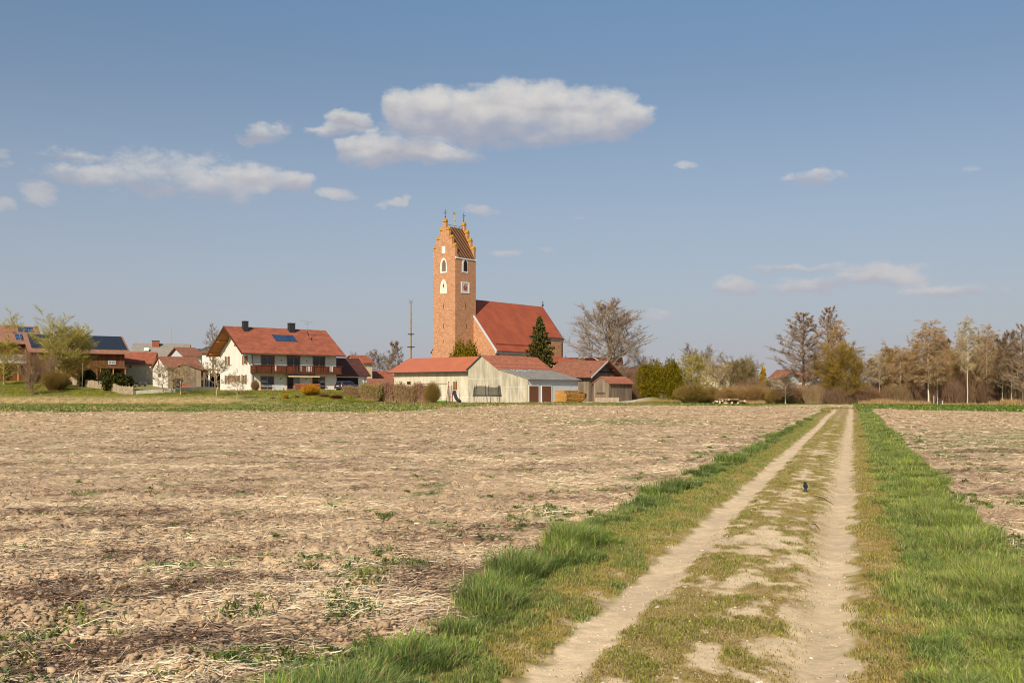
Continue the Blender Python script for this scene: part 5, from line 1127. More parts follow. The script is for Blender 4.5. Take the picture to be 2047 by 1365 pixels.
q = MB(); q.tube((-.5, 0, ht-.1), (.5, 0, ht-.05), .05); q.tube((0, 0, ht), (.4, 0, ht+.5), .04); q.tube((0, 0, ht), (-.4, 0, ht+.5), .04); q.build('top_ornament', M['iron'], mo)

# ------------------------------------------------------------------ village on the left
# far left farmhouse with balcony and two rows of solar panels
a1 = FR(-70, 186, 33); za = 4.0; La = a1.tx(76); Wa = 11; ra = a1.root('farmhouse', za, 'farmhouse on the far left with a white balcony and solar panels on its roof', 'house')
zea = a1.z(688, La, -.8)-za+.4; zra = a1.z(653, La, Wa/2)-za-.2
gable_walls(La, Wa, zea, zra).build('wall', M['barnwood'], ra); rfa = gable_roof(La, Wa, zea, zra, .9, .5, .8, .2).build('roof', M['tilepink'], ra)
def roofpanels(parent, frm, zr_, ze_, W_, spec, mt='solar', fm='alu', t=.22):
    """spec: list of (x0,x1,y0,y1,cols,rows)"""
    sl_ = (zr_-ze_)/(W_/2); h_ = lambda y: ze_ + sl_*y + t
    for x0, x1, y0, y1, nc, nr in spec:
        q = MB(); q.prism([(x0, y0, h_(y0)+.03), (x1, y0, h_(y0)+.03), (x1, y1, h_(y1)+.03), (x0, y1, h_(y1)+.03)], (0, 0, .07)); s_ = q.build('solar_array', M[fm], parent)
        for i in range(nc):
            for j in range(nr):
                g_ = .05; a_, b_ = x0+(x1-x0)*i/nc+g_, x0+(x1-x0)*(i+1)/nc-g_; c_, d_ = y0+(y1-y0)*j/nr+g_, y0+(y1-y0)*(j+1)/nr-g_
                q = MB(); q.prism([(a_, c_, h_(c_)+.104), (b_, c_, h_(c_)+.104), (b_, d_, h_(d_)+.104), (a_, d_, h_(d_)+.104)], (0, 0, .012)); q.build('panel', M[mt], s_)
roofpanels(rfa, a1, zra, zea, Wa, [(a1.tx(36, 3.5), a1.tx(68, 3.5), 3.0, 5.0, 3, 2), (a1.tx(30, 1), a1.tx(80, 1), .0, 2.3, 5, 2)], 'solarblue')
fla = MB().box(La-9.5, La-1.0, -1.7, -.01, a1.z(727, La-3, -1.5)-za, a1.z(722, La-3, -1.5)-za).build('balcony', M['greywhite'], ra); zbf = a1.z(722, La-3, -1.5)-za
q = MB(); [q.box(La-9.5+i*.2, La-9.5+i*.2+.08, -1.68, -1.64, zbf, zbf+1.1) for i in range(42)]; q.box(La-9.5, La-1.0, -1.72, -1.6, zbf+1.1, zbf+1.18); q.build('balustrade', M['greywhite'], fla)
for xx in (La-7.2, La-3.8): MB().box(xx, xx+.25, -1.6, -1.35, -1, zbf-.4).build('post', M['honeywood'], ra)
window(ra, 'y', La-9, La-7.6, .6, 2.4, pm='glass'); window(ra, 'y', La-6.5, La-4.6, .6, 2.4, pm='glass'); window(ra, 'y', La-5.5, La-4, zbf+.3, zbf+2.2, pm='glass')
# long barn with black solar roof
a2 = FR(60, 186, 33); za2 = 3.2; L2 = a2.tx(249); W2 = 13; ra2 = a2.root('barn', za2, 'long brown timber barn whose whole roof is covered with black solar panels', 'barn')
ze2 = a2.z(709, L2, -1)-za2+.55; zr2 = a2.z(673, L2, W2/2)-za2-.2
gable_walls(L2, W2, ze2, zr2).build('wall', M['barnwood'], ra2); rf2 = gable_roof(L2, W2, ze2, zr2, 1.1, .5, 1.0, .2).build('roof', M['tilepink'], ra2)
roofpanels(rf2, a2, zr2, ze2, W2, [(.3, L2+.6, .35, W2/2-.15, 22, 4)], 'solar', 'zinc')
window(ra2, 'y', a2.tx(216), a2.tx(231), a2.z(726)-za2, a2.z(718)-za2, fm='greywhite', pm='glasslight')
x0, x1 = a2.tx(192), a2.tx(252, -2.5); zl_ = a2.z(737, L2, -2)-za2
lo = MB().prism([(x0, -.02, zl_+.35), (x0, -3, zl_), (x0, -3, zl_+.14), (x0, -.02, zl_+.5)], (x1-x0, 0, 0)).build('carport', M['barnwood'], ra2)
for xx in (x0+.2, (x0+x1)/2, x1-.3): MB().box(xx, xx+.18, -2.9, -2.7, -1, zl_).build('post', M['honeywood'], lo)
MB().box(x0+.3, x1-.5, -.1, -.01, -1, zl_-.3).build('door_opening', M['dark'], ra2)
# further houses in the village
def simple(px0, px1, Y, th, ptop, pe, base, label, wm='cream', rm='tileold', W=9, axis='x', chim=None, name='house', cat='house', ov=.6, group=None):
    fr = FR(px0, Y, th)
    if axis == 'x': L = fr.tx(px1); Wd = W; zr_ = fr.z(ptop, L/2, Wd/2)-base; ze_ = fr.z(pe, L/2, -ov)-base
    else: L = W; Wd = abs(fr.tx(px1)); zr_ = fr.z(ptop, Wd/2, 0)-base; ze_ = fr.z(pe, 0, 0)-base
    sl_ = (zr_-ze_)/(Wd/2+ov if axis == 'x' else Wd/2); ze_ = ze_ + (sl_*ov if axis == 'x' else 0)
    if axis == 'x': r_, rf_ = house(name, label, fr, base, L, Wd, ze_, zr_-.2, wm, rm, ov=ov, cat=cat, chimney=chim, group=group)
    else:
        r_ = fr.root(name, base, label, cat, group); gable_walls(Wd, L, ze_, zr_-.2, axis='y').build('wall', M[wm], r_)
        rf_ = gable_roof(Wd, L, ze_, zr_-.2, ov, .4, .4, axis='y').build('roof', M[rm], r_)
    return fr, r_, rf_
fr, r_, rf_ = simple(236, 304, 206, 12, 703.5, 728, 2.8, 'cream house with a bright red roof right of the solar barn', 'cream', 'tile', 8)
window(r_, 'y', fr.tx(258), fr.tx(263), fr.z(735)-2.8, fr.z(730)-2.8)
fr, r_, rf_ = simple(262, 372, 222, 14, 686.5, 718, 2.8, 'large house with a wide grey-brown roof and a red brick chimney', 'cream', 'greyroof', 15)
xx = fr.tx(311.5, 6); rl = fr.z(686.5, xx, 7.5)-2.8; q = MB(); q.box(xx-.75, xx+.75, 5.3, 6.5, rl-3, fr.z(682.5, xx, 6)-2.8); ch = q.build('chimney', M['brickred'], rf_); MB().box(xx-.85, xx+.85, 5.2, 6.6, fr.z(682, xx, 6)-2.8, fr.z(681, xx, 6)-2.8).build('chimney_cap', M['zinc'], ch)
xx = fr.tx(293, 3); zz = fr.z(697, xx, 3)-2.8; MB().box(xx-.5, xx+.5, 2.6, 3.4, zz-.5, zz+.25).build('skylight', M['whitetrim'], rf_)
xx = fr.tx(342, 7.5); zz = fr.z(688, xx, 7.5)-2.8; q = MB(); q.tube((xx, 7.5, zz-.5), (xx, 7.5, zz+4), .04); q.tube((xx-1.2, 7.5, zz+3), (xx+1.2, 7.5, zz+3), .03); q.tube((xx-.7, 7.5, zz+2), (xx+.7, 7.5, zz+2), .03); q.build('aerial', M['alu'], rf_)
# white gabled barn: gable to the left front
fr = FR(333, 186, 35); zb5 = 2.4; W5_ = fr.ty(305.5); L5_ = fr.tx(402); r_ = fr.root('barn', zb5, 'narrow white gable-fronted barn with a red roof behind the first fruit tree', 'barn')
e_, p_ = fr.z(734, 0, 0)-zb5, fr.z(714, 0, W5_/2)-zb5; gable_walls(L5_, W5_, e_, p_).build('wall', M['white'], r_); gable_roof(L5_, W5_, e_, p_, .5, .35, .5, .16).build('roof', M['tileold'], r_)
u = fr.ty(317.5); window(r_, 'x', u-.3, u+.3, fr.z(731.5)-zb5, fr.z(719.5)-zb5, fm='redpaint', pm='shutter', mull=0); u = fr.ty(319); window(r_, 'x', u-1.0, u+1.0, fr.z(753)-zb5, fr.z(745.5)-zb5, fm='shutter', pm='shutter')
# open wooden hay barn
fr = FR(336, 179, 8); zb6 = 2.0; W6 = fr.tx(402); r_ = fr.root('hay_barn', zb6, 'open-fronted wooden barn with a shallow brown roof between the white barn and the white house', 'barn')
e_, p_ = fr.z(739)-zb6, fr.z(725.5, W6/2)-zb6; gable_walls(W6, 8, e_, p_-.2, axis='y').build('wall', M['oldwood'], r_)
gable_roof(W6, 8, e_, p_-.2, .4, .4, .4, .14, axis='y').build('roof', M['tileold'], r_)
xx = W6+.4; q = MB(); q.prism([(xx, 0, e_+.1), (xx+6.5, 0, e_-.4), (xx+6.5, 0, e_-.2), (xx, 0, e_+.3)], (0, 7, 0)); cp = q.build('lean_to_roof', M['tileold'], r_)
for k in range(4): MB().box(xx+k*1.9, xx+k*1.9+.18, .1, .28, -.5, e_-.2-.0*k).build('post', M['oldwood'], r_)
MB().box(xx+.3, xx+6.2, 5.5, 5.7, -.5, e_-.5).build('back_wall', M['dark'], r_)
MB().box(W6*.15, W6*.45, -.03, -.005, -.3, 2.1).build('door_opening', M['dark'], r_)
fr, r_, rf_ = simple(369, 402, 206, 35, 694.5, 713, 2.6, 'house with a red-brown roof between the grey roof and the white house', 'greywhite', 'tileold', 11)
fr, r_, rf_ = simple(404, 446, 200, 5, 700, 706, 2.3, 'low white house wall glimpsed under the eaves of the white house', 'white', 'tileold', 9)
simple(716, 744, 243, 40, 710, 727, 2.0, 'small gabled house with a red roof right of the garage roof', 'cream', 'tile', 7)
simple(741, 782, 250, 12, 741, 757, 1.2, 'red-roofed house low behind the hedge right of the garage', 'cream', 'tile', 8)
simple(728, 792, 205, 6, 757, 773, .8, 'long low shed with a faded red roof behind the clipped hedge', 'cream', 'tileold', 6, name='shed', cat='shed')
simple(1258, 1296, 226, 15, 734, 748, .8, 'dark-walled house with red roof behind the big bare tree', 'darkwood', 'tileold', 9)
simple(1470, 1511, 236, 55, 732, 742, 1.2, 'red-brown roofed house behind the shrubs, left of the golden cypress', 'cream', 'tileold', 9)
fr, r_, rf_ = simple(1541, 1566, 222, -35, 739, 757, .9, 'white house with an overhanging red-brown roof right of the golden cypress', 'white', 'tileold', 10, cat='house')
simple(1560, 1618, 240, -14, 742, 762, 1.2, 'long red-brown roofed house behind the bare alder', 'white', 'tileold', 10)
simple(1868, 1884, 190, 0, 766, 776, .8, 'small pale hut glimpsed among the birches', 'white', 'greyroof', 4, name='hut', cat='hut')

# walls and fences
def wallrun(name, pts, h, label, matn, cat, cap=None, t=.22, picket=False):
    """pts: list of (px, Y)"""
    P = [(wx(a, Y), Y) for a, Y in pts]; o = empty(name, (P[0][0], P[0][1], 0), 0, label, cat); 
    q = MB(); pq = []
    for (xa, ya), (xb, yb) in zip(P, P[1:]):
        L = math.hypot(xb-xa, yb-ya); ux, uy = (xb-xa)/L, (yb-ya)/L; nx_, ny_ = -uy*t/2, ux*t/2; n_ = max(1, int(L/(.16 if picket else 1.2)))
        for i in range(n_):
            s0, s1 = i/n_, (i+(.72 if picket else 1))/n_; x0, y0, x1, y1 = xa+(xb-xa)*s0-P[0][0], ya+(yb-ya)*s0-P[0][1], xa+(xb-xa)*s1-P[0][0], ya+(yb-ya)*s1-P[0][1]
            z0_, z1_ = float(H(x0+P[0][0], y0+P[0][1], False)), float(H(x1+P[0][0], y1+P[0][1], False)); j = random.uniform(-.12, .12) if picket else 0
            q.add([(x0-nx_, y0-ny_, z0_-.3), (x1-nx_, y1-ny_, z1_-.3), (x1+nx_, y1+ny_, z1_-.3), (x0+nx_, y0+ny_, z0_-.3), (x0-nx_, y0-ny_, z0_+h+j), (x1-nx_, y1-ny_, z1_+h+j), (x1+nx_, y1+ny_, z1_+h+j), (x0+nx_, y0+ny_, z0_+h+j)],
                  [(0,3,2,1),(4,5,6,7),(0,1,5,4),(1,2,6,5),(2,3,7,6),(3,0,4,7)])
            if picket and i % 14 == 0: pq.append((x0, y0, z0_))
    q.build('pickets' if picket else 'wall', M[matn], o)
    for (x, y, z) in pq: MB().box(x-.06, x+.06, y+.03, y+.15, z-.3, z+h-.1).build('post', M['pole'], o)
    return o
random.seed(4)
wallrun('picket_fence', [(139, 183), (190, 172), (240, 157), (267, 156)], 1.25, 'pale weathered picket fence below the solar barn', 'picket', 'fence', t=.03, picket=True)
wallrun('low_wall', [(268, 156.5), (350, 160.5), (438, 172)], .55, 'low pale concrete wall behind the fruit trees', 'wall', 'wall')
fw = empty('wire_fence', (wx(268, 157.5), 157.5, 1.2), 0, 'thin wire fence on slim posts behind the low wall', 'fence')
for k, p_ in enumerate(range(268, 430, 12)):
    Y = 157.5 + (p_-268)*.085; x = wx(p_, Y)-wx(268, 157.5); z = float(H(wx(p_, Y), Y, False))-1.2; MB().tube((x, Y-157.5, z), (x, Y-157.5, z+1.6), .03, n=5).build('post', M['alu'], fw)
simple_w = wallrun('retaining_wall', [(1318, 163), (1352, 162)], .75, 'short white concrete wall beside the grassy mound', 'wall', 'wall')
for k, (p_, Y, h_) in enumerate(((80, 150, 1.3), (164, 163, 4.6), (118, 150, .9))):
    x = wx(p_, Y); z = float(H(x, Y, False)); tag(MB().tube((x, Y, z), (x+.1*(k == 1), Y, z+h_), .05, .04).build('garden_post', M['pole']), ['short pale post on the lawn below the bare shrub', 'tall leaning pole behind the picket fence', 'small pale post right of the bare shrub'][k], 'post')
for k, (p_, Y) in enumerate(((1133.7 + 733, 132), (1884, 131))):
    x = wx(p_, Y); z = float(H(x, Y, False)); tag(MB().box(x-.035, x+.035, Y-.035, Y+.035, z, z+(1.2, .6)[k]).build('marker_post', M['greywhite']), ['slim white marker post in front of the right-hand woods', 'short pale marker post right of the slim white one'][k], 'post')
# yard clutter on the far left
for k, (p_, Y, w_, h_, mn, lb) in enumerate(((285, 186, 1.6, .9, 'zinc', 'dark trailer standing in the yard behind the low wall'), (372, 176, 1.4, 1.0, 'redpaint', 'reddish crate stacked in front of the open hay barn'), (128, 181, 1.6, 1.1, 'solarblue', 'blue tarpaulin-covered heap under the garden tree'))):
    x = wx(p_, Y); z = float(H(x, Y, False)); o = empty('covered_heap' if k == 2 else ('trailer' if k == 0 else 'crate'), (x, Y, z), .3, lb, ('trailer', 'crate', 'heap')[k])
    MB().prism([(-w_/2, -.5, .25), (w_/2, -.5, .25), (w_/2*.9, -.5, h_), (0, -.5, h_*1.15), (-w_/2*.9, -.5, h_)], (0, 1.0, 0)).build('body', M[mn], o)
    for sx_ in (-.5, .5): MB().tube((sx_, -.58, .22), (sx_, -.45, .22), .22, n=12).build('wheel' if k == 0 else 'foot', M['rubber'], o)

# log pile
random.seed(12); lp = 0
for i in range(34):
    Y = 140.5 + random.random()*1.2; row = random.choice([0, 0, 1, 1, 2]); pxl = random.uniform(1434, 1488) if row < 2 else random.uniform(1448, 1470); x = wx(pxl, Y); r = random.uniform(.12, .19); zz = .14+row*.24; a = random.uniform(-.5, .5) + (0 if random.random() < .6 else 1.3); L = random.uniform(.9, 1.8)
    o = MB().tube((-L/2, 0, 0), (L/2, 0, 0), r, r*.9, 10).build('log', M['logm']); o.location = (x, Y, zz); o.rotation_euler = (0, random.uniform(-.08, .08), a); tag(o, 'cut log in the heap at the field edge below the brown shrubs', 'log', 'logs heaped at the field edge')
    q = MB(); q.tube((-L/2-.012, 0, 0), (-L/2-.001, 0, 0), r*.9, r*.9, 10); q.tube((L/2+.001, 0, 0), (L/2+.012, 0, 0), r*.8, r*.8, 10); q.build('cut_face', M['logend'], o)

# ------------------------------------------------------------------ trees and shrubs, left to right
P_ = plant
P_('garden_tree', T_['garden'], 24, 196, 621, 'yellow-green budding tree behind the far left farmhouse', 'tree', wpx=66)
P_('garden_tree', T_['garden'], 118, 172, 619, 'tall yellow-green budding tree in front of the solar barn', 'tree', wpx=104)
P_('garden_tree', T_['yellowtree'], 158, 176, 648, 'smaller yellow-green tree leaning right in front of the solar barn', 'tree', wpx=64)
P_('garden_tree', T_['yellowtree'], 8, 178, 672, 'yellow-green bushy tree in front of the far left balcony', 'tree', wpx=70)
P_('bare_shrub', T_['browntall'], 62, 156, 694, 'large bare brown shrub with many upright stems on the left lawn', 'shrub', wpx=66)
P_('bare_shrub', T_['browntall'], 96, 166, 702, 'greyish bare shrub just right of the largest brown shrub', 'shrub', wpx=48)
P_('garden_shrub', T_['olive'], 112, 164, 738, 'olive green shrub under the tall budding tree', 'shrub', wpx=60)
P_('evergreen_bush', T_['evergreen'], 178, 178, 738, 'dark evergreen bush behind the left end of the picket fence', 'bush', wpx=44)
P_('evergreen_bush', T_['evergreen'], 214, 170, 736, 'dark narrow evergreen bush by the timber barn carport', 'bush', wpx=30)
P_('evergreen_bush', T_['evergreen'], 238, 163, 745, 'rounded dark evergreen hedge bush behind the right end of the picket fence', 'bush', wpx=58)
P_('fruit_tree', T_['fruit'], 326, 158, 726, 'bare fruit tree in front of the white gable barn', 'tree', wpx=56)
P_('fruit_tree', T_['fruit2'], 361, 156, 724, 'dense bare fruit tree with a pale trunk before the hay barn', 'tree', wpx=62)
P_('fruit_tree', T_['fruit'], 433, 153, 714, 'bare fruit tree touching the left corner of the white house', 'tree', wpx=74, rz=1.3)
P_('fruit_tree', T_['fruit2'], 474, 148, 748, 'small bare fruit tree with a pale trunk in front of the white gable wall', 'tree', wpx=40)
P_('pollarded_tree', T_['pollard'], 426, 192, 647, 'pollarded bare tree rising behind the left eaves of the white house', 'tree', wpx=34)
P_('rose_bush', T_['brown'], 510, 167.5, 758, 'thin bare climbing bush at the corner of the white house', 'shrub', wpx=18)
P_('forsythia', T_['forsythia'], 621, 155, 768, 'bright yellow flowering forsythia in front of the white house', 'shrub', wpx=42)
P_('garden_shrub', T_['redshrub'], 672, 152, 789, 'dark red low shrub right of the forsythia', 'shrub', wpx=28)
P_('garden_shrub', T_['brown'], 648, 153, 786, 'small brown shrub between the forsythia and the dark red shrub', 'shrub', wpx=24)
P_('garden_shrub', T_['forsythia'], 571, 150, 785, 'small yellow-green shrub left of the forsythia', 'shrub', wpx=13)
P_('garden_shrub', T_['brown'], 545, 150, 794, 'tiny brown bush on the lawn below the balcony', 'shrub', wpx=10)
P_('garden_shrub', T_['redshrub'], 523, 150, 796, 'tiny dark bush on the lawn near the white house corner', 'shrub', wpx=10)
P_('garden_shrub', T_['brown'], 594, 151, 790, 'thin bare bush just left of the forsythia', 'shrub', wpx=12)
for i, (p_, Y, tp, k_, lb, wp) in enumerate(((708, 158, 772, 'hedgebrown', 'brown hedge section in front of the parked car', 44), (742, 156, 768, 'hedgegreen', 'olive-brown hedge section right of the parked car', 44), (776, 157, 765, 'hedgepink', 'purplish hedge section before the left end of the cream barn', 46), (812, 156, 768, 'hedgebrown', 'brown bare hedge section under the small barn window', 44), (843, 156, 768, 'hedgepink', 'twiggy brown hedge section left of the green rounded bush', 36))):
    P_('hedge', T_[k_], p_, Y, tp, lb, 'hedge', 'hedge sections along the garden edge', wpx=wp, rz=R(-4))
P_('green_bush', T_['olive'], 864, 155, 761, 'rounded olive green bush at the right end of the hedge', 'bush', wpx=36)
for i, (p_, Y, tp, k_, lb, wp) in enumerate(((735, 300, 700, 'bare', 'bare tree behind the small red roofs, leftmost of the distant group', 50), (758, 290, 699, 'bare', 'bare tree in the middle of the distant group left of the maypole', 46), (790, 262, 682, 'thin', 'tallest bare tree of the distant group, just left of the maypole', 34), (712, 310, 704, 'bare', 'faint bare tree right behind the brown garage roof', 40), (776, 300, 706, 'bare', 'small bare tree between the taller ones left of the maypole', 34))):
    P_('distant_tree', T_[k_], p_, Y, tp, lb, 'tree', 'bare trees behind the village', wpx=wp, base=1.0)
P_('thuja', T_['thujabig'], 920, 186, 675, 'rounded dark green thuja against the foot of the tower, left one', 'thuja', wpx=58, base=.5)
P_('thuja', T_['thujabig'], 940, 185, 676, 'rounded dark green thuja against the foot of the tower, right one', 'thuja', wpx=58, base=.5, rz=2)
P_('spruce', T_['spruce'], 1079, 190, 630, 'tall dark green spruce in front of the church nave', 'spruce', wpx=94, base=.5)
P_('evergreen_bush', T_['evergreen'], 1131, 214, 712, 'small round green bush beyond the sacristy', 'bush', wpx=16, base=3)
P_('linden_tree', T_['linden'], 1218, 204, 600, 'great bare linden tree right of the church', 'tree', wpx=156, rz=.4)
P_('bare_tree', T_['bare'], 1280, 214, 702, 'small grey-green bare tree at the right foot of the linden', 'tree', wpx=44)
P_('bare_tree', T_['browntall'], 1250, 184, 724, 'bare brown scrub tree behind the small red-roofed shed', 'tree', wpx=80)
P_('brown_bush', T_['purple'], 1272, 178, 742, 'dark reddish bush right of the small red-roofed shed', 'bush', wpx=48)
P_('thuja', T_['thujabig'], 1306, 166, 715, 'large rounded olive green thuja, left one of the pair', 'thuja', wpx=66, rz=.5)
P_('thuja', T_['thujabig'], 1340, 163, 712, 'large rounded olive green thuja, right one of the pair', 'thuja', wpx=62, rz=2.5)
P_('willow_bush', T_['yellowtree'], 1386, 178, 700, 'yellow-green willow bush right of the large thujas', 'tree', wpx=74)
P_('bare_tree', T_['bare'], 1381, 205, 686, 'grey bare tree top behind the yellow-green willow bush', 'tree', wpx=44)
P_('bare_tree', T_['bare'], 1412, 208, 689, 'grey bare tree top right of the willow bush', 'tree', wpx=40, rz=2)
P_('budding_tree', T_['greenbush'], 1452, 184, 707, 'wide greenish-brown budding tree in the middle of the shrub belt', 'tree', wpx=118)
P_('budding_tree', T_['greenbush'], 1494, 192, 712, 'pale green budding tree at the right of the wide one', 'tree', wpx=66, rz=1)
P_('bare_tree', T_['fruit2'], 1430, 160, 716, 'pale bare many-stemmed tree in front of the budding tree', 'tree', wpx=64)
P_('bare_tree', T_['greenbush'], 1534, 170, 752, 'brownish bare bush screening the far white house', 'tree', wpx=52)
P_('bare_tree', T_['fruit2'], 1562, 160, 744, 'thin twiggy bush before the right end of the far white house', 'tree', wpx=44)
P_('golden_cypress', T_['goldcypress'], 1526, 178, 735, 'golden yellow cypress between the two far houses', 'cypress', wpx=20)
P_('scrub_bush', T_['olive'], 1384, 150, 766, 'low olive-brown bush below the thujas', 'bush', wpx=78)
P_('scrub_bush', T_['olive'], 1420, 152, 772, 'low olive-brown bush left of the log heap', 'bush', wpx=60, rz=2)
P_('scrub_bush', T_['russet'], 1462, 150, 770, 'russet bush above the log heap', 'bush', wpx=80)
P_('scrub_bush', T_['russet'], 1510, 150, 768, 'russet bush right of the log heap', 'bush', wpx=84, rz=2)
P_('scrub_bush', T_['purple'], 1502, 160, 756, 'reddish-brown bush behind the russet ones', 'bush', wpx=84)
P_('scrub_bush', T_['olive'], 1551, 146, 776, 'small olive bush under the far white house', 'bush', wpx=44)
P_('scrub_bush', T_['purple'], 1568, 146, 770, 'purplish brush at the foot of the leaning alder', 'bush', wpx=66)
P_('alder_tree', T_['alder'], 1606, 152, 624, 'tall bare alder with spreading horizontal branches', 'tree', 'trees at the end of the track', wpx=128)
P_('alder_tree', T_['alder'], 1655, 158, 614, 'tallest bare alder right of the spreading one', 'tree', 'trees at the end of the track', wpx=84, rz=3)
P_('birch_tree', T_['birch'], 1672, 152, 640, 'birch with drooping russet twigs beside the tallest alder', 'tree', 'trees at the end of the track', wpx=60)
P_('birch_tree', T_['thin'], 1570, 140, 752, 'young pale birch sapling left of the alder', 'tree', 'trees at the end of the track', wpx=40)
P_('willow_tree', T_['willow'], 1690, 140, 678, 'broad olive-gold willow at the end of the track', 'tree', 'trees at the end of the track', wpx=104)
P_('willow_tree', T_['willow'], 1662, 142, 716, 'lower olive willow left of the broad one', 'tree', 'trees at the end of the track', wpx=66, rz=2)
P_('willow_tree', T_['willow'], 1716, 144, 712, 'lower olive willow right of the broad one', 'tree', 'trees at the end of the track', wpx=50, rz=4)
P_('thin_tree', T_['thin'], 1626, 143, 706, 'thin bare tree between alder and willow', 'tree', 'trees at the end of the track', wpx=44)
P_('scrub_bush', T_['purple'], 1600, 143, 764, 'purplish brush below the spreading alder', 'bush', wpx=80, rz=1)
P_('scrub_bush', T_['wildscrub'], 1640, 141, 768, 'tangled brush between alder and willow', 'bush', wpx=84, rz=0)
P_('scrub_bush', T_['darkscrub'], 1690, 140, 776, 'dark tangled brush under the broad willow', 'bush', wpx=110, rz=0)
rw = [ # px, Y, top, kind, wpx, label
 (1758, 142, 702, 'birchpale', 36, 'slender white-stemmed birch, first right of the gap'),
 (1772, 150, 694, 'thin', 40, 'thin bare tree behind the first slender birch'),
 (1784, 144, 685, 'birchgold', 58, 'golden-brown birch left of the tallest birch'),
 (1812, 152, 700, 'birchgold', 64, 'golden-brown tree filling the gap left of the tallest birch'),
 (1828, 148, 712, 'thin', 50, 'thin bare tree under the golden-brown one'),
 (1856, 136, 641, 'birch', 78, 'tall birch with forked white stem and drooping twigs'),
 (1874, 138, 656, 'birch', 58, 'second tall birch just right of the forked one'),
 (1900, 142, 692, 'birchgold', 50, 'rusty golden tree between the tall birches'),
 (1911, 150, 700, 'birchgold', 44, 'rusty tree close to the pale tall birch'),
 (1934, 134, 634, 'birchpale', 50, 'tall pale birch with a bare white lower stem'),
 (1972, 136, 650, 'birch', 62, 'brown birch with a light stem right of the pale one'),
 (1960, 144, 678, 'thin', 46, 'thin bare tree left of the brown birch'),
 (2004, 132, 672, 'thin', 46, 'thin light-stemmed tree, third from the right edge'),
 (2022, 130, 660, 'thin', 44, 'thin light-stemmed tree, second from the right edge'),
 (2044, 128, 648, 'alder', 60, 'bare dark tree at the right edge'),
 (1994, 140, 690, 'birchgold', 44, 'low rusty tree between thin stems near the right edge'),
 (1890, 150, 676, 'thin', 50, 'thin bare tree behind the second tall birch'),
 (1742, 150, 716, 'thin', 36, 'small bare tree at the gap beside the willow'),
 (1800, 140, 694, 'birch', 54, 'drooping birch over the reeds, left of the forked birch'),
 (1838, 142, 664, 'birchgold', 60, 'golden birch close behind the forked one'),
 (1768, 156, 706, 'birchgold', 60, 'pale golden tree behind the slender birch'),
 (1920, 144, 668, 'birch', 46, 'brown birch just left of the pale tall birch'),
 (1986, 150, 672, 'birchgold', 56, 'rusty tree right behind the brown birch'),
 (2034, 142, 676, 'birch', 54, 'brownish birch by the dark fir near the right edge'),
 (1880, 156, 682, 'birchgold', 70, 'broad rusty tree at the back between the tall birches'),
 (1948, 152, 690, 'birchgold', 60, 'russet tree behind the pale tall birch')]
for p_, Y, tp, k_, wp, lb in rw:
    P_('birch_tree' if 'birch' in k_ else ('alder_tree' if k_ == 'alder' else 'bare_tree'), T_[k_], p_, Y, tp, lb, 'tree', 'trees of the right-hand wood', wpx=wp, rz=p_*1.7 % 6)
P_('dark_fir', T_['darkfir'], 2020, 146, 700, 'dark fir among the bare trees near the right edge', 'fir', wpx=74)
P_('dark_fir', T_['darkfir'], 2046, 150, 706, 'dark fir cut by the right edge', 'fir', wpx=60)
for i, (p_, Y, tp, k_, wp) in enumerate([(1738, 140, 770, 'purple', 60), (1775, 146, 752, 'purple', 84), (1800, 140, 768, 'wildscrub', 90), (1828, 148, 742, 'russet', 90), (1850, 140, 760, 'darkscrub', 90), (1880, 146, 744, 'wildscrub', 100), (1905, 138, 758, 'darkscrub', 90), (1925, 148, 728, 'russet', 90), (1950, 138, 752, 'wildscrub', 90), (1975, 146, 738, 'purple', 90), (1990, 136, 766, 'darkscrub', 80), (2018, 138, 760, 'darkscrub', 80), (2042, 134, 758, 'wildscrub', 80), (1960, 154, 722, 'purple', 120), (1860, 156, 722, 'purple', 120), (2010, 156, 726, 'purple', 120), (1800, 158, 734, 'purple', 110)]):
    o = P_('undergrowth', T_[k_], p_, Y, tp, 'tangled leafless undergrowth filling the gaps between the birches', 'undergrowth', 'undergrowth of the right-hand wood', wpx=wp, rz=i*.3)
# the wood goes on behind and to the right of what the picture shows
for i in range(26):
    Y = 160 + random.random()*60; x = wx(2060, Y)*random.uniform(.74, 1.25)
    P_('wood_tree', T_[['thin', 'birch', 'birchgold', 'bare'][i % 4]], 0, Y, 715 + random.random()*15, 'bare brown tree deep in the wood behind the birches', 'tree', 'trees deep in the wood', X=x)
# reeds
def reeds(segs_, n_, label):
    k = rng.integers(0, len(segs_), n_); s_ = np.array(segs_)[k]; t = rng.random(n_); px = s_[:, 0] + (s_[:, 1]-s_[:, 0])*t; Y = s_[:, 2] + rng.uniform(-1.2, 1.2, n_); x = (px-CX)/F*Y
    P = np.column_stack([x, Y, H(x, Y, False)]); h = s_[:, 3]*rng.uniform(.25, .85, n_)*(1+.35*pn(x*.8, Y*.5, 400))
    blade_mesh('reeds', P, h, rng.uniform(.015, .035, n_), rng.random(n_)*6.28, rng.uniform(0, .35, n_), vary(lin(190, 156, 108), n_, .2), 'leaf', label, 'reeds')
reeds([(1716, 1800, 136, .9), (1740, 1790, 135, 1.1), (1795, 1862, 134, .8), (1975, 2060, 127, .9), (2000, 2040, 126, 1.2), (1880, 1980, 132, .4), (1425, 1530, 142.5, .5), (1480, 1530, 143, .8), (1270, 1425, 160, .5)], 14000, 'pale dry reeds and grass along the foot of the wood')

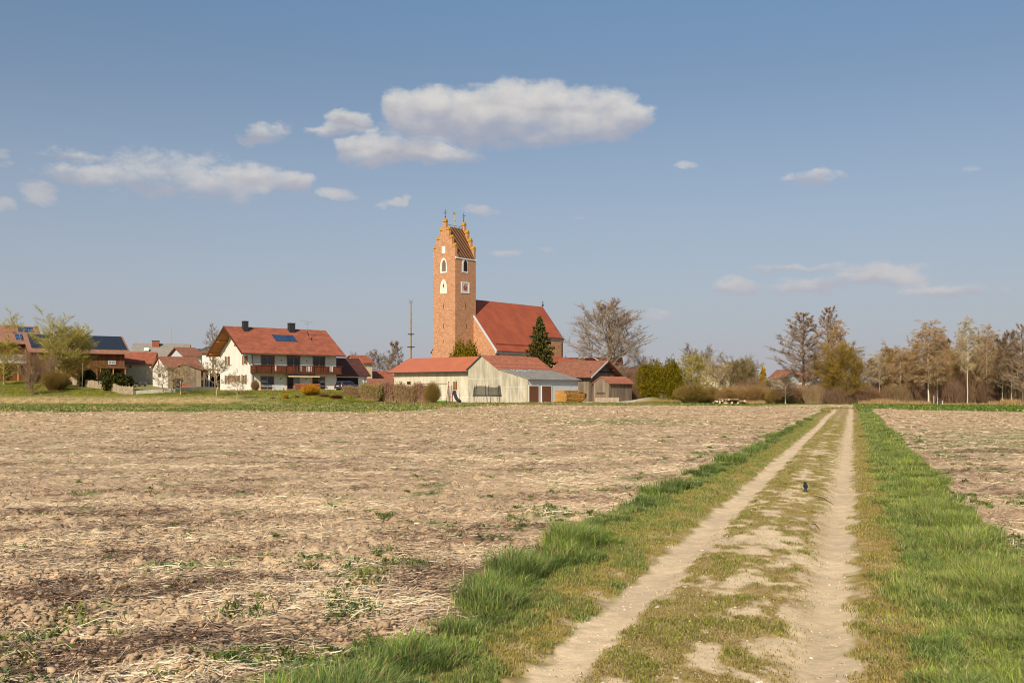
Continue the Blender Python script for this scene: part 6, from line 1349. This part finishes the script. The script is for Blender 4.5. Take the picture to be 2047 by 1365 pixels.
def strip_grass(n_):
    y = rng.uniform(84, 168, n_); x = rng.uniform(-.60, .62, n_)*y; a, inn, tr, ve, fi = masks(x, y)
    yard = (y > 157) & (x > -10) & (x < 24)
    k = (fi < .6) & (tr < .2) & ~yard; x, y = x[k], y[k]; m_ = len(x)
    g_ = ground_colour(x, y); c = g_*(1 + rng.normal(0, .28, (m_, 1))); c[:, 2] *= .85; dr = rng.random(m_) < .10; c[dr] = np.array(lin(200, 172, 124))
    P = np.column_stack([x, y, H(x, y, False)])
    blade_mesh('meadow_grass', P, rng.uniform(.05, .20, m_)*(1+.6*fbm(x*.5, y*.3, 401, 3)), rng.uniform(.04, .12, m_), rng.random(m_)*6.28, rng.uniform(.2, 1.3, m_), np.clip(c, .01, .9), 'leaf', 'grass of the green strip and the garden lawns beyond the field', 'grass')
strip_grass(120000)
# distant wooded ridge and haze-free horizon
xs = np.linspace(-1500, 1500, 500); yv = np.array([1500, 1560, 1620, 1700, 2100])
prof_ = 22 + 52*np.exp(-((xs+440)/95)**2) + 14*np.exp(-((xs+660)/160)**2) - 4 + 8*np.sin(xs/130.0) + 3.5*np.random.default_rng(2).random(500)
HV = []
for j, f_ in enumerate((0, .55, 1, .8, 0)):
    HV.append(np.column_stack([xs*(1+.04*j), np.full(500, yv[j]) + 30*np.sin(xs/50), prof_*f_ + (rng.random(500)*7-2)*(f_ > 0)]))
HV = np.concatenate(HV); i_ = np.arange(499); HQ = np.concatenate([np.stack([j*500+i_, j*500+i_+1, (j+1)*500+i_+1, (j+1)*500+i_], -1) for j in range(4)])
tag(link('hills', npmesh('hills', HV, HQ), mat('distant_forest', lin(88, 92, 82), 1, .15, .02)), kind='structure')

# bird on the middle ridge of the track
bxx, byy = wx(1610, 16.3), 16.3; bo = empty('bird', (bxx, byy, float(H(bxx, byy))), R(78), 'small dark blue bird standing on the grassy middle of the track', 'bird')
sp_ = [(-.13, .055, .004), (-.10, .058, .012), (-.065, .066, .02), (-.03, .078, .032), (.01, .09, .037), (.04, .105, .032), (.058, .122, .023), (.072, .137, .0235), (.088, .142, .018), (.1, .140, .008), (.118, .137, .0015)]
q = MB(); n_ = 12; V = []
for i, (x, z, r) in enumerate(sp_):
    for k in range(n_): a = k*2*math.pi/n_; V.append((x - math.sin(a)*r*.35*(0 < i < 5), math.cos(a)*r*.9, z + math.sin(a)*r))
q.add(V, [(r*n_+k, r*n_+(k+1) % n_, (r+1)*n_+(k+1) % n_, (r+1)*n_+k) for r in range(len(sp_)-1) for k in range(n_)] + [tuple(range(n_)), tuple(range(len(V)-n_, len(V)))]); q.build('body', M['birdm'], bo, smooth=True)
for s_ in (-1, 1):
    q = MB(); q.bars([(0, s_*.014, .06), (.004, s_*.014, .03), (-.004, s_*.014, .002), (.02, s_*.014, .002)], .0028, 5); q.build('leg', M['iron'], bo)
    q = MB(); q.prism([(.03, s_*.032, .10), (-.02, s_*.034, .085), (-.09, s_*.016, .055), (-.05, s_*.03, .105), (.0, s_*.03, .118)], (0, s_*.004, 0)); q.build('wing', M['birdm'], bo)
# two dry sticks on the track
for k, (p1, q1, p2, q2) in enumerate(((1628, 994, 1666, 1004), (1622, 1050, 1640, 1058))):
    Y1, Y2 = F*CH/(q1-HY), F*CH/(q2-HY); A_, B_ = (wx(p1, Y1), Y1), (wx(p2, Y2), Y2); q = MB(); za_, zb_ = float(H(*A_))+.015, float(H(*B_))+.012; m_ = ((A_[0]+B_[0])/2, (A_[1]+B_[1])/2+.03, (za_+zb_)/2+.03)
    q.tube((*A_, za_), m_, .004, .007, 6); q.tube(m_, (*B_, zb_), .007, .003, 6); tag(q.build('stick', M['darkwood']), ['curved dry stick lying on the track just below the bird', 'short dry stick on the track further in front of the bird'][k], 'stick')
